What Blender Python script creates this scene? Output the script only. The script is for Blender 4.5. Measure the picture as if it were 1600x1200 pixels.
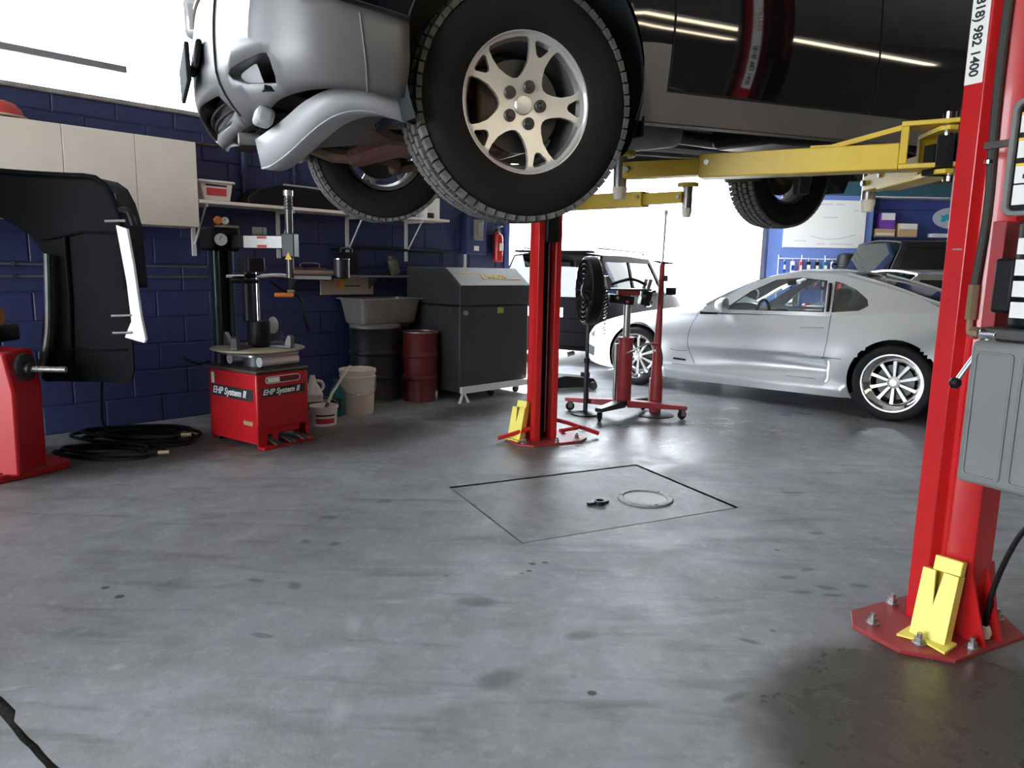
import bpy, bmesh, math, random
from mathutils import Vector, Matrix, Euler
from mathutils.geometry import delaunay_2d_cdt
random.seed(7)
PI = math.pi
scene = bpy.context.scene
for o in list(bpy.data.objects):
    bpy.data.objects.remove(o)
COL = scene.collection

# ------------------------------------------------------------------ camera
FPX, PITCH, ROLL, CAMH = 1123.0, math.radians(9.04), math.radians(1.08), 1.21
Fv = Vector((0, math.cos(PITCH), -math.sin(PITCH)))
R0 = Vector((1, 0, 0)); U0 = R0.cross(Fv)
Rv = R0 * math.cos(ROLL) + U0 * math.sin(ROLL)
Uv = U0 * math.cos(ROLL) - R0 * math.sin(ROLL)
cam_data = bpy.data.cameras.new('camera')
cam_data.sensor_width = 36.0
cam_data.lens = FPX / 1600.0 * 36.0
cam_data.clip_start = 0.05
cam = bpy.data.objects.new('camera', cam_data)
COL.objects.link(cam)
M = Matrix.Identity(4)
for i in range(3):
    M[i][0] = Rv[i]; M[i][1] = Uv[i]; M[i][2] = -Fv[i]
M[2][3] = CAMH
cam.matrix_world = M
scene.camera = cam

# ------------------------------------------------------------------ world, sun, exposure
world = bpy.data.worlds.new('overcast_sky')
scene.world = world
world.use_nodes = True
wn = world.node_tree
bgn = wn.nodes['Background']
bgn.inputs['Color'].default_value = (0.85, 0.92, 1.0, 1)
bgn.inputs['Strength'].default_value = 5.0
sun_d = bpy.data.lights.new('sun', 'SUN')
sun_d.energy = 14.0
sun_d.angle = math.radians(0.6)
sun_d.color = (1.0, 0.95, 0.86)
sun = bpy.data.objects.new('sun', sun_d)
COL.objects.link(sun)
sun.rotation_euler = Euler((math.radians(38), 0, math.radians(165)))
vs = scene.view_settings
vs.view_transform = 'Standard'
vs.look = 'None'
vs.exposure = 1.65
vs.gamma = 1.0
vs.use_curve_mapping = False

# ------------------------------------------------------------------ materials
MATS = {}
def mat(name, col, rough=0.5, metal=0.0, var=0.0, vscale=6.0, bump=0.0, bscale=40.0, spec=0.5,
        dirt=None, dscale=3.0, damt=0.5, coat=0.0):
    if name in MATS:
        return MATS[name]
    m = bpy.data.materials.new(name)
    m.use_nodes = True
    nt = m.node_tree
    b = nt.nodes['Principled BSDF']
    b.inputs['Roughness'].default_value = rough
    b.inputs['Metallic'].default_value = metal
    b.inputs['Specular IOR Level'].default_value = spec
    b.inputs['Coat Weight'].default_value = coat
    b.inputs['Coat Roughness'].default_value = 0.04
    c4 = (*col, 1)
    b.inputs['Base Color'].default_value = c4
    tc = nt.nodes.new('ShaderNodeTexCoord')
    last = None
    if var > 0:
        n = nt.nodes.new('ShaderNodeTexNoise')
        n.inputs['Scale'].default_value = vscale
        n.inputs['Detail'].default_value = 5
        nt.links.new(tc.outputs['Object'], n.inputs['Vector'])
        r = nt.nodes.new('ShaderNodeValToRGB')
        r.color_ramp.elements[0].position = 0.3
        r.color_ramp.elements[1].position = 0.7
        lo = tuple(max(0, x * (1 - var)) for x in col); hi = tuple(min(1, x * (1 + var)) for x in col)
        r.color_ramp.elements[0].color = (*lo, 1); r.color_ramp.elements[1].color = (*hi, 1)
        nt.links.new(n.outputs['Fac'], r.inputs['Fac'])
        last = r.outputs['Color']
    if dirt is not None:
        n = nt.nodes.new('ShaderNodeTexNoise')
        n.inputs['Scale'].default_value = dscale
        n.inputs['Detail'].default_value = 8
        n.inputs['Roughness'].default_value = 0.7
        nt.links.new(tc.outputs['Object'], n.inputs['Vector'])
        r = nt.nodes.new('ShaderNodeMapRange')
        r.inputs['From Min'].default_value = 0.48; r.inputs['From Max'].default_value = 0.72
        r.inputs['To Max'].default_value = damt
        nt.links.new(n.outputs['Fac'], r.inputs['Value'])
        mx = nt.nodes.new('ShaderNodeMix'); mx.data_type = 'RGBA'
        nt.links.new(r.outputs['Result'], mx.inputs['Factor'])
        if last is not None:
            nt.links.new(last, mx.inputs['A'])
        else:
            mx.inputs['A'].default_value = c4
        mx.inputs['B'].default_value = (*dirt, 1)
        last = mx.outputs['Result']
    if last is not None:
        nt.links.new(last, b.inputs['Base Color'])
    if bump > 0:
        n = nt.nodes.new('ShaderNodeTexNoise')
        n.inputs['Scale'].default_value = bscale
        n.inputs['Detail'].default_value = 4
        nt.links.new(tc.outputs['Object'], n.inputs['Vector'])
        bp = nt.nodes.new('ShaderNodeBump')
        bp.inputs['Strength'].default_value = bump
        bp.inputs['Distance'].default_value = 0.01
        nt.links.new(n.outputs['Fac'], bp.inputs['Height'])
        nt.links.new(bp.outputs['Normal'], b.inputs['Normal'])
    MATS[name] = m
    return m

def glass_mat(name, col, rough=0.02, alpha=0.25):
    """thin window glass: mostly see-through, mirror-like on top"""
    m = bpy.data.materials.new(name); m.use_nodes = True
    nt = m.node_tree
    for n in list(nt.nodes):
        nt.nodes.remove(n)
    out = nt.nodes.new('ShaderNodeOutputMaterial')
    tr = nt.nodes.new('ShaderNodeBsdfTransparent'); tr.inputs['Color'].default_value = (*col, 1)
    gl = nt.nodes.new('ShaderNodeBsdfGlossy'); gl.inputs['Roughness'].default_value = rough
    fr = nt.nodes.new('ShaderNodeFresnel'); fr.inputs['IOR'].default_value = 1.5
    ad = nt.nodes.new('ShaderNodeMath'); ad.operation = 'ADD'; ad.inputs[1].default_value = alpha * 0.15
    mx = nt.nodes.new('ShaderNodeMixShader')
    nt.links.new(fr.outputs['Fac'], ad.inputs[0])
    nt.links.new(ad.outputs[0], mx.inputs[0])
    nt.links.new(tr.outputs[0], mx.inputs[1]); nt.links.new(gl.outputs[0], mx.inputs[2])
    nt.links.new(mx.outputs[0], out.inputs['Surface'])
    MATS[name] = m
    return m

RED = mat('red_paint', (0.52, 0.012, 0.014), 0.28, var=0.08, dirt=(0.10, 0.012, 0.012), damt=0.35, bump=0.03, bscale=25, coat=0.3)
REDW = mat('worn_red_paint', (0.34, 0.03, 0.035), 0.5, var=0.2, dirt=(0.10, 0.05, 0.045), damt=0.7, bump=0.1)
REDM = mat('machine_red_paint', (0.40, 0.006, 0.010), 0.38, var=0.06, dirt=(0.07, 0.008, 0.01), damt=0.4)
REDDRUM = mat('drum_red_paint', (0.13, 0.012, 0.012), 0.45, var=0.1, dirt=(0.03, 0.028, 0.025), dscale=5, damt=0.7)
YEL = mat('yellow_paint', (0.62, 0.43, 0.032), 0.42, var=0.06, dirt=(0.30, 0.20, 0.03), damt=0.5, bump=0.05)
YELB = mat('bright_yellow_plastic', (0.92, 0.80, 0.16), 0.45, var=0.05, dirt=(0.4, 0.3, 0.04), damt=0.35)
BLACK = mat('black_plastic', (0.006, 0.006, 0.0075), 0.5, var=0.2, spec=0.25)
BLACKM = mat('black_metal', (0.012, 0.012, 0.014), 0.4, metal=0.2, var=0.2, spec=0.35)
GUARD = mat('guard_black_plastic', (0.004, 0.004, 0.005), 0.65, var=0.2, spec=0.08)
MATTE = mat('matte_black', (0.008, 0.008, 0.009), 0.85)
RUBBER = mat('tyre_rubber', (0.012, 0.012, 0.013), 0.7, var=0.2, bump=0.05, spec=0.25)
TREAD = mat('dusty_tread_rubber', (0.12, 0.118, 0.112), 0.85, var=0.35, vscale=25)
ALLOY = mat('machined_alloy', (0.88, 0.87, 0.85), 0.34, metal=0.75, var=0.05)
CHROME = mat('chrome', (0.85, 0.85, 0.86), 0.08, metal=1.0)
STEEL = mat('worn_steel', (0.42, 0.42, 0.42), 0.35, metal=0.9, var=0.2, dirt=(0.16, 0.13, 0.1), damt=0.5)
DSTEEL = mat('dark_steel', (0.09, 0.09, 0.09), 0.45, metal=0.7, var=0.3, dirt=(0.06, 0.04, 0.025), damt=0.5)
GALV = mat('dull_sink_steel', (0.34, 0.34, 0.31), 0.45, metal=0.6, var=0.15, dirt=(0.14, 0.13, 0.10), damt=0.6)
RUST = mat('rusty_frame', (0.11, 0.075, 0.05), 0.7, metal=0.2, var=0.4, dirt=(0.20, 0.09, 0.03), damt=0.6)
MAROON = mat('maroon_subframe', (0.085, 0.03, 0.03), 0.5, var=0.3, dirt=(0.16, 0.14, 0.13), damt=0.5)
DUSTY = mat('dusty_underbody', (0.13, 0.12, 0.105), 0.8, var=0.35, dirt=(0.05, 0.045, 0.04), damt=0.8)
GREYP = mat('grey_bumper_paint', (0.165, 0.163, 0.166), 0.42, metal=0.2, var=0.03)
LGREY = mat('light_grey_plastic', (0.38, 0.385, 0.40), 0.45, var=0.05)
SUVBLK = mat('gloss_black_car_paint', (0.006, 0.006, 0.009), 0.05, coat=1.0, spec=0.6)
LINER = mat('wheel_arch_liner', (0.014, 0.017, 0.019), 0.7, var=0.2, bump=0.1, bscale=90)
SILVER = mat('silver_car_paint', (0.70, 0.725, 0.745), 0.36, metal=0.7, coat=0.8)
CREAM = mat('cream_painted_wood', (0.88, 0.80, 0.69), 0.55, var=0.03)
WHITE = mat('white_plastic', (0.80, 0.80, 0.80), 0.45, var=0.04)
OFFW = mat('dirty_white_plastic', (0.84, 0.78, 0.68), 0.5, var=0.06, dirt=(0.5, 0.36, 0.2), damt=0.35)
WASH = mat('charcoal_powder_coat', (0.032, 0.033, 0.036), 0.5, var=0.12, bump=0.06, bscale=120)
WASHL = mat('worn_grey_lid', (0.15, 0.145, 0.13), 0.5, var=0.1, dirt=(0.08, 0.08, 0.07), damt=0.5)
TANK = mat('grey_tank_plastic', (0.19, 0.19, 0.19), 0.5, var=0.12, dirt=(0.16, 0.15, 0.14), damt=0.5)
CARD = mat('cardboard', (0.56, 0.38, 0.20), 0.8, var=0.08)
PURPLE = mat('purple_print', (0.20, 0.06, 0.42), 0.5, var=0.05)
ORANGE = mat('orange_plastic', (0.75, 0.22, 0.03), 0.5)
TEAL = mat('teal_plastic', (0.01, 0.16, 0.18), 0.3)
BLUEP = mat('blue_plastic', (0.02, 0.06, 0.35), 0.35)
PAPER = mat('paper_white', (0.82, 0.82, 0.80), 0.7)
REDP = mat('red_print', (0.62, 0.05, 0.06), 0.6)
BLACKP = mat('black_print', (0.015, 0.015, 0.018), 0.6)
YELP = mat('yellow_print', (0.80, 0.55, 0.06), 0.6)
GLASS = glass_mat('clear_car_glass', (0.82, 0.86, 0.86))
GLASSD = glass_mat('tinted_car_glass', (0.10, 0.11, 0.13), alpha=0.5)

# ------------------------------------------------------------------ mesh helpers
class MB:
    def __init__(self):
        self.v = []; self.f = []
    def add(self, vs, fs):
        n = len(self.v)
        self.v += [tuple(p) for p in vs]
        self.f += [tuple(i + n for i in f) for f in fs]
        return self
    def box(self, c, s, rot=None):
        hx, hy, hz = s[0] / 2, s[1] / 2, s[2] / 2
        pts = [Vector((x, y, z)) for x in (-hx, hx) for y in (-hy, hy) for z in (-hz, hz)]
        if rot is not None:
            R = rot if isinstance(rot, Matrix) else Euler(rot).to_matrix()
            pts = [R @ p for p in pts]
        pts = [p + Vector(c) for p in pts]
        return self.add(pts, [(0, 1, 3, 2), (4, 6, 7, 5), (0, 4, 5, 1), (2, 3, 7, 6), (0, 2, 6, 4), (1, 5, 7, 3)])
    def bx(self, x0, x1, y0, y1, z0, z1):
        return self.box(((x0 + x1) / 2, (y0 + y1) / 2, (z0 + z1) / 2), (x1 - x0, y1 - y0, z1 - z0))
    def cyl(self, p0, p1, r0, r1=None, n=20, caps=True):
        r1 = r0 if r1 is None else r1
        p0 = Vector(p0); p1 = Vector(p1); d = (p1 - p0).normalized()
        a = d.orthogonal().normalized(); b = d.cross(a)
        vs = []
        for p, r in ((p0, r0), (p1, r1)):
            vs += [p + (a * math.cos(2 * PI * i / n) + b * math.sin(2 * PI * i / n)) * r for i in range(n)]
        fs = [(i, (i + 1) % n, n + (i + 1) % n, n + i) for i in range(n)]
        if caps:
            fs += [tuple(range(n - 1, -1, -1)), tuple(range(n, 2 * n))]
        return self.add(vs, fs)
    def lathe(self, prof, axis='z', c=(0, 0, 0), n=32, caps=False, a0=0.0, a1=2 * PI):
        """prof: list of (radius, height)"""
        vs = []; c = Vector(c)
        full = abs(a1 - a0 - 2 * PI) < 1e-6
        cnt = n if full else n + 1
        for r, h in prof:
            for i in range(cnt):
                a = a0 + (a1 - a0) * i / n
                x, y = r * math.cos(a), r * math.sin(a)
                p = {'z': (x, y, h), 'y': (x, h, y), 'x': (h, x, y)}[axis]
                vs.append(c + Vector(p))
        fs = []
        for k in range(len(prof) - 1):
            for i in range(n):
                j = (i + 1) % cnt
                q = (k * cnt + i, k * cnt + j, (k + 1) * cnt + j, (k + 1) * cnt + i)
                fs.append(q if axis != 'y' else q[::-1])
        if caps and full:
            fs.append(tuple(range(cnt - 1, -1, -1))); m = (len(prof) - 1) * cnt
            fs.append(tuple(range(m, m + cnt)))
        return self.add(vs, fs)
    def tube(self, pts, r, n=8, closed=False, caps=True):
        P = [Vector(p) for p in pts]; m = len(P); vs = []; prev = None
        for i in range(m):
            if closed:
                t = P[(i + 1) % m] - P[i - 1]
            else:
                t = P[min(i + 1, m - 1)] - P[max(i - 1, 0)]
            t.normalize()
            if prev is None:
                a = t.orthogonal().normalized()
            else:
                a = prev - t * prev.dot(t)
                a = a.normalized() if a.length > 1e-6 else t.orthogonal().normalized()
            prev = a; b = t.cross(a)
            rr = r[i] if isinstance(r, (list, tuple)) else r
            vs += [P[i] + (a * math.cos(2 * PI * k / n) + b * math.sin(2 * PI * k / n)) * rr for k in range(n)]
        fs = []
        for i in range(m if closed else m - 1):
            j = (i + 1) % m
            fs += [(i * n + k, i * n + (k + 1) % n, j * n + (k + 1) % n, j * n + k) for k in range(n)]
        if caps and not closed:
            fs += [tuple(range(n - 1, -1, -1)), tuple(range((m - 1) * n, m * n))]
        return self.add(vs, fs)
    def prism(self, outline, h0, h1, axis='z'):
        """extrude a 2-D outline; axis z: (x,y), y: (x,z), x: (y,z)"""
        n = len(outline); vs = []
        for h in (h0, h1):
            for a, b in outline:
                vs.append({'z': (a, b, h), 'y': (a, h, b), 'x': (h, a, b)}[axis])
        fs = [(i, (i + 1) % n, n + (i + 1) % n, n + i) for i in range(n)]
        fs += [tuple(range(n - 1, -1, -1)), tuple(range(n, 2 * n))]
        return self.add(vs, fs)
    def grid(self, rows):
        """rows: list of equally long lists of points"""
        n = len(rows[0]); vs = [p for r in rows for p in r]
        fs = [(i * n + j, i * n + j + 1, (i + 1) * n + j + 1, (i + 1) * n + j)
              for i in range(len(rows) - 1) for j in range(n - 1)]
        return self.add(vs, fs)
    def sheet(self, outline, fn, step, thick=0.0, holes=(), inward=None):
        """fill a 2-D outline (with holes) and map it through fn(a,b)->point; thick extrudes along inward"""
        pts = []; edges = []
        def loop(lp):
            s = len(pts); k = len(lp)
            for a, b in lp:
                pts.append(Vector((a, b)))
            edges.extend([(s + i, s + (i + 1) % k) for i in range(k)])
        loops = [densify(outline, step)] + [densify(h, step) for h in holes]
        for lp in loops:
            loop(lp)
        xs = [p[0] for p in outline]; ys = [p[1] for p in outline]
        x = min(xs) + step
        while x < max(xs):
            y = min(ys) + step
            while y < max(ys):
                if inside((x, y), outline) and not any(inside((x, y), h) for h in holes) and \
                        min((Vector((x, y)) - q).length for q in pts[:sum(len(l) for l in loops)]) > step * 0.55:
                    pts.append(Vector((x, y)))
                y += step
            x += step
        res = delaunay_2d_cdt(pts, edges, [], 0, 1e-6)
        V2, F2 = res[0], res[2]
        keep = []
        for f in F2:
            c = sum((V2[i] for i in f), Vector((0, 0))) / len(f)
            if inside(c, outline) and not any(inside(c, h) for h in holes):
                keep.append(f)
        P = [Vector(fn(p[0], p[1])) for p in V2]
        used = sorted({i for f in keep for i in f}); rem = {o: k for k, o in enumerate(used)}
        P = [P[i] for i in used]; keep = [tuple(rem[i] for i in f) for f in keep]
        if thick <= 0:
            return self.add(P, keep)
        d = Vector(inward) * thick
        n = len(P)
        cnt = {}
        for f in keep:
            for i in range(len(f)):
                e = (f[i], f[(i + 1) % len(f)])
                cnt[e] = 1
        fs = list(keep) + [tuple(i + n for i in f[::-1]) for f in keep]
        for (a, b) in cnt:
            if (b, a) not in cnt:
                fs.append((b, a, a + n, b + n))
        return self.add(P + [p + d for p in P], fs)
    def obj(self, name, m, parent=None, smooth=35, bevel=0.0, loc=None, rot=None, seg=2):
        me = bpy.data.meshes.new(name)
        me.from_pydata(self.v, [], self.f)
        me.validate()
        bm = bmesh.new(); bm.from_mesh(me)
        bmesh.ops.recalc_face_normals(bm, faces=bm.faces)
        bm.to_mesh(me); bm.free()
        if isinstance(m, (list, tuple)):
            for q in m:
                me.materials.append(q)
        else:
            me.materials.append(m)
        if smooth:
            me.polygons.foreach_set('use_smooth', [True] * len(me.polygons))
            me.set_sharp_from_angle(angle=math.radians(smooth))
        o = bpy.data.objects.new(name, me)
        COL.objects.link(o)
        if parent is not None:
            o.parent = parent
        if loc is not None:
            o.location = loc
        if rot is not None:
            o.rotation_euler = rot
        if bevel > 0:
            bv = o.modifiers.new('bevel', 'BEVEL')
            bv.width = bevel; bv.segments = seg; bv.limit_method = 'ANGLE'; bv.angle_limit = math.radians(40)
        return o

def densify(lp, step):
    out = []
    for i in range(len(lp)):
        a = Vector(lp[i]); b = Vector(lp[(i + 1) % len(lp)])
        k = max(1, int(math.ceil((b - a).length / step)))
        out += [tuple(a.lerp(b, j / k)) for j in range(k)]
    return out
def inside(p, poly):
    x, y = p[0], p[1]; r = False; n = len(poly); j = n - 1
    for i in range(n):
        xi, yi = poly[i]; xj, yj = poly[j]
        if (yi > y) != (yj > y) and x < (xj - xi) * (y - yi) / (yj - yi) + xi:
            r = not r
        j = i
    return r
def rrect(x0, x1, y0, y1, r, n=5):
    pts = []
    for cx, cy, a in ((x1 - r, y0 + r, -90), (x1 - r, y1 - r, 0), (x0 + r, y1 - r, 90), (x0 + r, y0 + r, 180)):
        pts += [(cx + r * math.cos(math.radians(a + 90 * i / n)), cy + r * math.sin(math.radians(a + 90 * i / n))) for i in range(n + 1)]
    return pts
def circ(cx, cy, r, n=24, a0=0, a1=360):
    full = (a1 - a0) == 360
    return [(cx + r * math.cos(math.radians(a0 + (a1 - a0) * i / n)), cy + r * math.sin(math.radians(a0 + (a1 - a0) * i / n)))
            for i in range(n if full else n + 1)]
def smooth_path(pts, k=6, closed=False):
    P = [Vector(p) for p in pts]; n = len(P); out = []
    for i in range(n if closed else n - 1):
        p0 = P[i - 1] if (closed or i > 0) else P[0]
        p1 = P[i]; p2 = P[(i + 1) % n]; p3 = P[(i + 2) % n] if (closed or i + 2 < n) else P[-1]
        for j in range(k):
            t = j / k
            out.append(0.5 * ((2 * p1) + (p2 - p0) * t + (2 * p0 - 5 * p1 + 4 * p2 - p3) * t * t + (3 * p1 - p0 - 3 * p2 + p3) * t ** 3))
    if not closed:
        out.append(P[-1])
    return out
def interp(keys, x):
    """smooth monotone-ish interpolation through (x, value) keys"""
    if x <= keys[0][0]:
        return keys[0][1]
    if x >= keys[-1][0]:
        return keys[-1][1]
    for i in range(len(keys) - 1):
        x0, y0 = keys[i]; x1, y1 = keys[i + 1]
        if x0 <= x <= x1:
            def slope(k):
                if k <= 0 or k >= len(keys) - 1:
                    a, b = (0, 1) if k <= 0 else (-2, -1)
                    return (keys[b][1] - keys[a][1]) / (keys[b][0] - keys[a][0])
                s0 = (keys[k][1] - keys[k - 1][1]) / (keys[k][0] - keys[k - 1][0])
                s1 = (keys[k + 1][1] - keys[k][1]) / (keys[k + 1][0] - keys[k][0])
                return 0.0 if s0 * s1 <= 0 else 2 * s0 * s1 / (s0 + s1)
            h = x1 - x0; t = (x - x0) / h; m0, m1 = slope(i), slope(i + 1)
            return ((2 * t ** 3 - 3 * t * t + 1) * y0 + (t ** 3 - 2 * t * t + t) * h * m0 +
                    (-2 * t ** 3 + 3 * t * t) * y1 + (t ** 3 - t * t) * h * m1)

def thing(name, label, cat, loc=(0, 0, 0), rotz=0.0, group=None):
    o = bpy.data.objects.new(name, None)
    o.empty_display_size = 0.1
    COL.objects.link(o)
    o.location = loc; o.rotation_euler = (0, 0, rotz)
    o['label'] = label; o['category'] = cat
    if group:
        o['group'] = group
    return o
def tag(o, label, cat, group=None):
    o['label'] = label; o['category'] = cat
    if group:
        o['group'] = group
    return o
def struct(o):
    o['kind'] = 'structure'
    return o
def text_obj(name, body, size, m, parent, loc, rot, ext=0.0008, align='LEFT', shear=0.0, bold=0.0, sx=1.0):
    c = bpy.data.curves.new(name, 'FONT')
    c.body = body; c.size = size; c.extrude = ext; c.align_x = align; c.align_y = 'CENTER'; c.shear = shear; c.offset = bold
    t = bpy.data.objects.new(name, c)
    COL.objects.link(t)
    dg = bpy.context.evaluated_depsgraph_get()
    me = bpy.data.meshes.new_from_object(t.evaluated_get(dg))
    bpy.data.objects.remove(t); bpy.data.curves.remove(c)
    me.name = name
    me.materials.clear(); me.materials.append(m)
    o = bpy.data.objects.new(name, me)
    COL.objects.link(o)
    o.parent = parent
    o.location = loc; o.rotation_euler = rot; o.scale = (sx, 1, 1)
    return o
def copy_tree(o, parent=None):
    c = o.copy(); COL.objects.link(c)
    if parent is not None:
        c.parent = parent
    for ch in list(o.children):
        copy_tree(ch, c)
    return c
# ================================================================== THE SETTING
WA = math.radians(46)
W0 = Vector((-2.57, 5.62, 0))
WD = Vector((math.cos(WA), math.sin(WA), 0)); WN = Vector((-math.sin(WA), math.cos(WA), 0))
def wpt(t, off=0.0, z=0.0):
    """point on the left wall: t metres along it, off metres out into the room"""
    p = W0 + WD * t - WN * off
    return Vector((p.x, p.y, z))
LA = math.radians(26)
LU = Vector((math.cos(LA), math.sin(LA), 0)); LV = Vector((-math.sin(LA), math.cos(LA), 0))
def lpt(u, v, z=0.0):
    p = LU * u + LV * v
    return Vector((p.x, p.y, z))

def pix_floor(px, py):
    d = Fv + Rv * ((px - 800) / FPX) - Uv * ((py - 600) / FPX)
    t = -CAMH / d.z
    return (d.x * t, d.y * t)

# ---- concrete floor material
def floor_material():
    m = bpy.data.materials.new('stained_concrete'); m.use_nodes = True
    nt = m.node_tree; N = nt.nodes; L = nt.links
    b = N['Principled BSDF']
    tc = N.new('ShaderNodeTexCoord')
    def noise(scale, detail=6, rough=0.6, vec=None, dist=0.0):
        n = N.new('ShaderNodeTexNoise'); n.inputs['Scale'].default_value = scale
        n.inputs['Detail'].default_value = detail; n.inputs['Roughness'].default_value = rough
        n.inputs['Distortion'].default_value = dist
        L.new(vec or tc.outputs['Object'], n.inputs['Vector'])
        return n.outputs['Fac']
    def mr(v, a, c, lo=0.0, hi=1.0):
        r = N.new('ShaderNodeMapRange'); r.inputs['From Min'].default_value = a; r.inputs['From Max'].default_value = c
        r.inputs['To Min'].default_value = lo; r.inputs['To Max'].default_value = hi
        L.new(v, r.inputs['Value']); return r.outputs['Result']
    def mix(f, a, c):
        x = N.new('ShaderNodeMix'); x.data_type = 'RGBA'
        if isinstance(f, float): x.inputs['Factor'].default_value = f
        else: L.new(f, x.inputs['Factor'])
        for s, q in (('A', a), ('B', c)):
            if isinstance(q, tuple): x.inputs[s].default_value = (*q, 1)
            else: L.new(q, x.inputs[s])
        return x.outputs['Result']
    def math_(op, a, c):
        x = N.new('ShaderNodeMath'); x.operation = op
        for i, q in enumerate((a, c)):
            if isinstance(q, (int, float)): x.inputs[i].default_value = q
            else: L.new(q, x.inputs[i])
        return x.outputs[0]
    col = mix(mr(noise(0.7, 5), 0.35, 0.65), (0.215, 0.222, 0.238), (0.315, 0.325, 0.348))
    col = mix(mr(noise(4.0, 9, 0.72), 0.42, 0.68, 0, 0.75), col, (0.165, 0.16, 0.155))
    col = mix(mr(noise(13.0, 9, 0.78), 0.52, 0.72, 0, 0.6), col, (0.40, 0.405, 0.42))
    # tyre scuffs: noise stretched along one direction
    mp = N.new('ShaderNodeMapping'); mp.inputs['Rotation'].default_value = (0, 0, math.radians(-30)); mp.inputs['Scale'].default_value = (0.9, 5.0, 1)
    L.new(tc.outputs['Object'], mp.inputs['Vector'])
    col = mix(mr(noise(1.6, 6, 0.6, mp.outputs['Vector'], 0.6), 0.52, 0.70, 0, 0.6), col, (0.10, 0.10, 0.105))
    col = mix(mr(noise(9.0, 10, 0.8), 0.56, 0.74, 0, 0.55), col, (0.12, 0.115, 0.11))
    # sparse drips
    vo = N.new('ShaderNodeTexVoronoi'); vo.inputs['Scale'].default_value = 5.5; L.new(tc.outputs['Object'], vo.inputs['Vector'])
    dr = mr(vo.outputs['Distance'], 0.05, 0.085, 1, 0)
    dr = math_('MULTIPLY', dr, mr(noise(1.3, 2), 0.52, 0.6))
    col = mix(math_('MULTIPLY', dr, 0.75), col, (0.05, 0.048, 0.045))
    wob = noise(7.0, 5, 0.65)
    sep = N.new('ShaderNodeSeparateXYZ'); L.new(tc.outputs['Object'], sep.inputs[0])
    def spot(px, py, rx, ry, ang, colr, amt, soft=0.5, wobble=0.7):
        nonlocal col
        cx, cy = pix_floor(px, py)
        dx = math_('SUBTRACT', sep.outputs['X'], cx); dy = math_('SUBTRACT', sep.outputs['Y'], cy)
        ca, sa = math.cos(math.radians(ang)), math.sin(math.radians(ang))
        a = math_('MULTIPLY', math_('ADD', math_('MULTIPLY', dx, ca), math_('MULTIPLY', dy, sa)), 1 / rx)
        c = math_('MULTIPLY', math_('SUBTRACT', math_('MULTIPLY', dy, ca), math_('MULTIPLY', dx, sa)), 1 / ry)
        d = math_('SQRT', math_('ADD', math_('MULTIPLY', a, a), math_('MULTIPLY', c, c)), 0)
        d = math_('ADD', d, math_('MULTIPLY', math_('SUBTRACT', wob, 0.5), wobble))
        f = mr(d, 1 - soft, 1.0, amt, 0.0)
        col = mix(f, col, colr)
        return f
    DK = (0.06, 0.058, 0.055); WH = (0.40, 0.41, 0.42)
    for px, py, rx, ry, an in ((1232, 902, .05, .025, 10), (1262, 890, .045, .02, 20), (1252, 925, .06, .022, 0), (1290, 918, .06, .028, -10),
                               (1300, 930, .06, .02, 0), (1342, 915, .045, .02, -10), (1276, 833, .05, .025, 5), (400, 907, .05, .022, -10),
                               (460, 915, .03, .05, 30), (515, 808, .06, .035, 0), (478, 846, .03, .03, 0), (523, 850, .04, .03, 40),
                               (602, 783, .05, .035, 0), (1172, 1002, .05, .018, -30), (910, 993, .07, .035, 10), (745, 940, .10, .05, 0),
                               (1150, 1090, .06, .02, 30), (1478, 930, .05, .03, 0), (780, 1060, .10, .06, 30), (1240, 770, .10, .03, 0)):
        spot(px, py, rx, ry, an, DK, 0.62, 0.6)
    for px, py, r in ((832, 881, .018), (852, 879, .017), (815, 896, .012), (827, 892, .014), (925, 1083, .016), (187, 932, .02), (165, 918, .016)):
        spot(px, py, r, r * 0.9, 0, (0.02, 0.02, 0.02), 0.9, 0.3, 0.2)
    spot(410, 993, .05, .018, -15, (0.10, 0.11, 0.13), 0.75, 0.3, 0.2)
    for px, py, rx, ry, an in ((552, 975, .03, .06, 20), (595, 968, .03, .06, -10), (545, 1015, .07, .03, 0), (620, 940, .07, .02, 10),
                               (183, 1042, .03, .022, 30), (915, 860, .10, .03, 0), (800, 896, .06, .03, 0), (530, 1110, .09, .04, 90), (20, 1075, .06, .012, 20)):
        spot(px, py, rx, ry, an, WH, 0.5, 0.9, 1.8)
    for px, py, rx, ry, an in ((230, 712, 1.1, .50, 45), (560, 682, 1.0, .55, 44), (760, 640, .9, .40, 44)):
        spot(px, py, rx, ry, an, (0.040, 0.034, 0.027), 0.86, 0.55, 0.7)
    far_dark = spot(1130, 668, 2.9, 1.15, 24, (0.080, 0.078, 0.074), 0.74, 0.55, 0.8)  # broad darker, glossier area across the far floor
    dark_gloss = spot(1450, 1120, .62, .46, 25, (0.055, 0.048, 0.037), 0.9, 0.25, 0.35)  # darker, glossier area beside the near post
    dark_gloss = math_('MAXIMUM', dark_gloss, far_dark)
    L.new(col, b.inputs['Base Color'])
    rg = mr(noise(3.0, 8, 0.75), 0.3, 0.7, 0.36, 0.68)
    rg = math_('SUBTRACT', rg, math_('MULTIPLY', dark_gloss, 0.26))
    b.inputs['Specular IOR Level'].default_value = 0.4
    L.new(rg, b.inputs['Roughness'])
    bp = N.new('ShaderNodeBump'); bp.inputs['Strength'].default_value = 0.22; bp.inputs['Distance'].default_value = 0.01
    L.new(noise(28, 6, 0.7), bp.inputs['Height']); L.new(bp.outputs['Normal'], b.inputs['Normal'])
    return m
CONC = floor_material()
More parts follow.
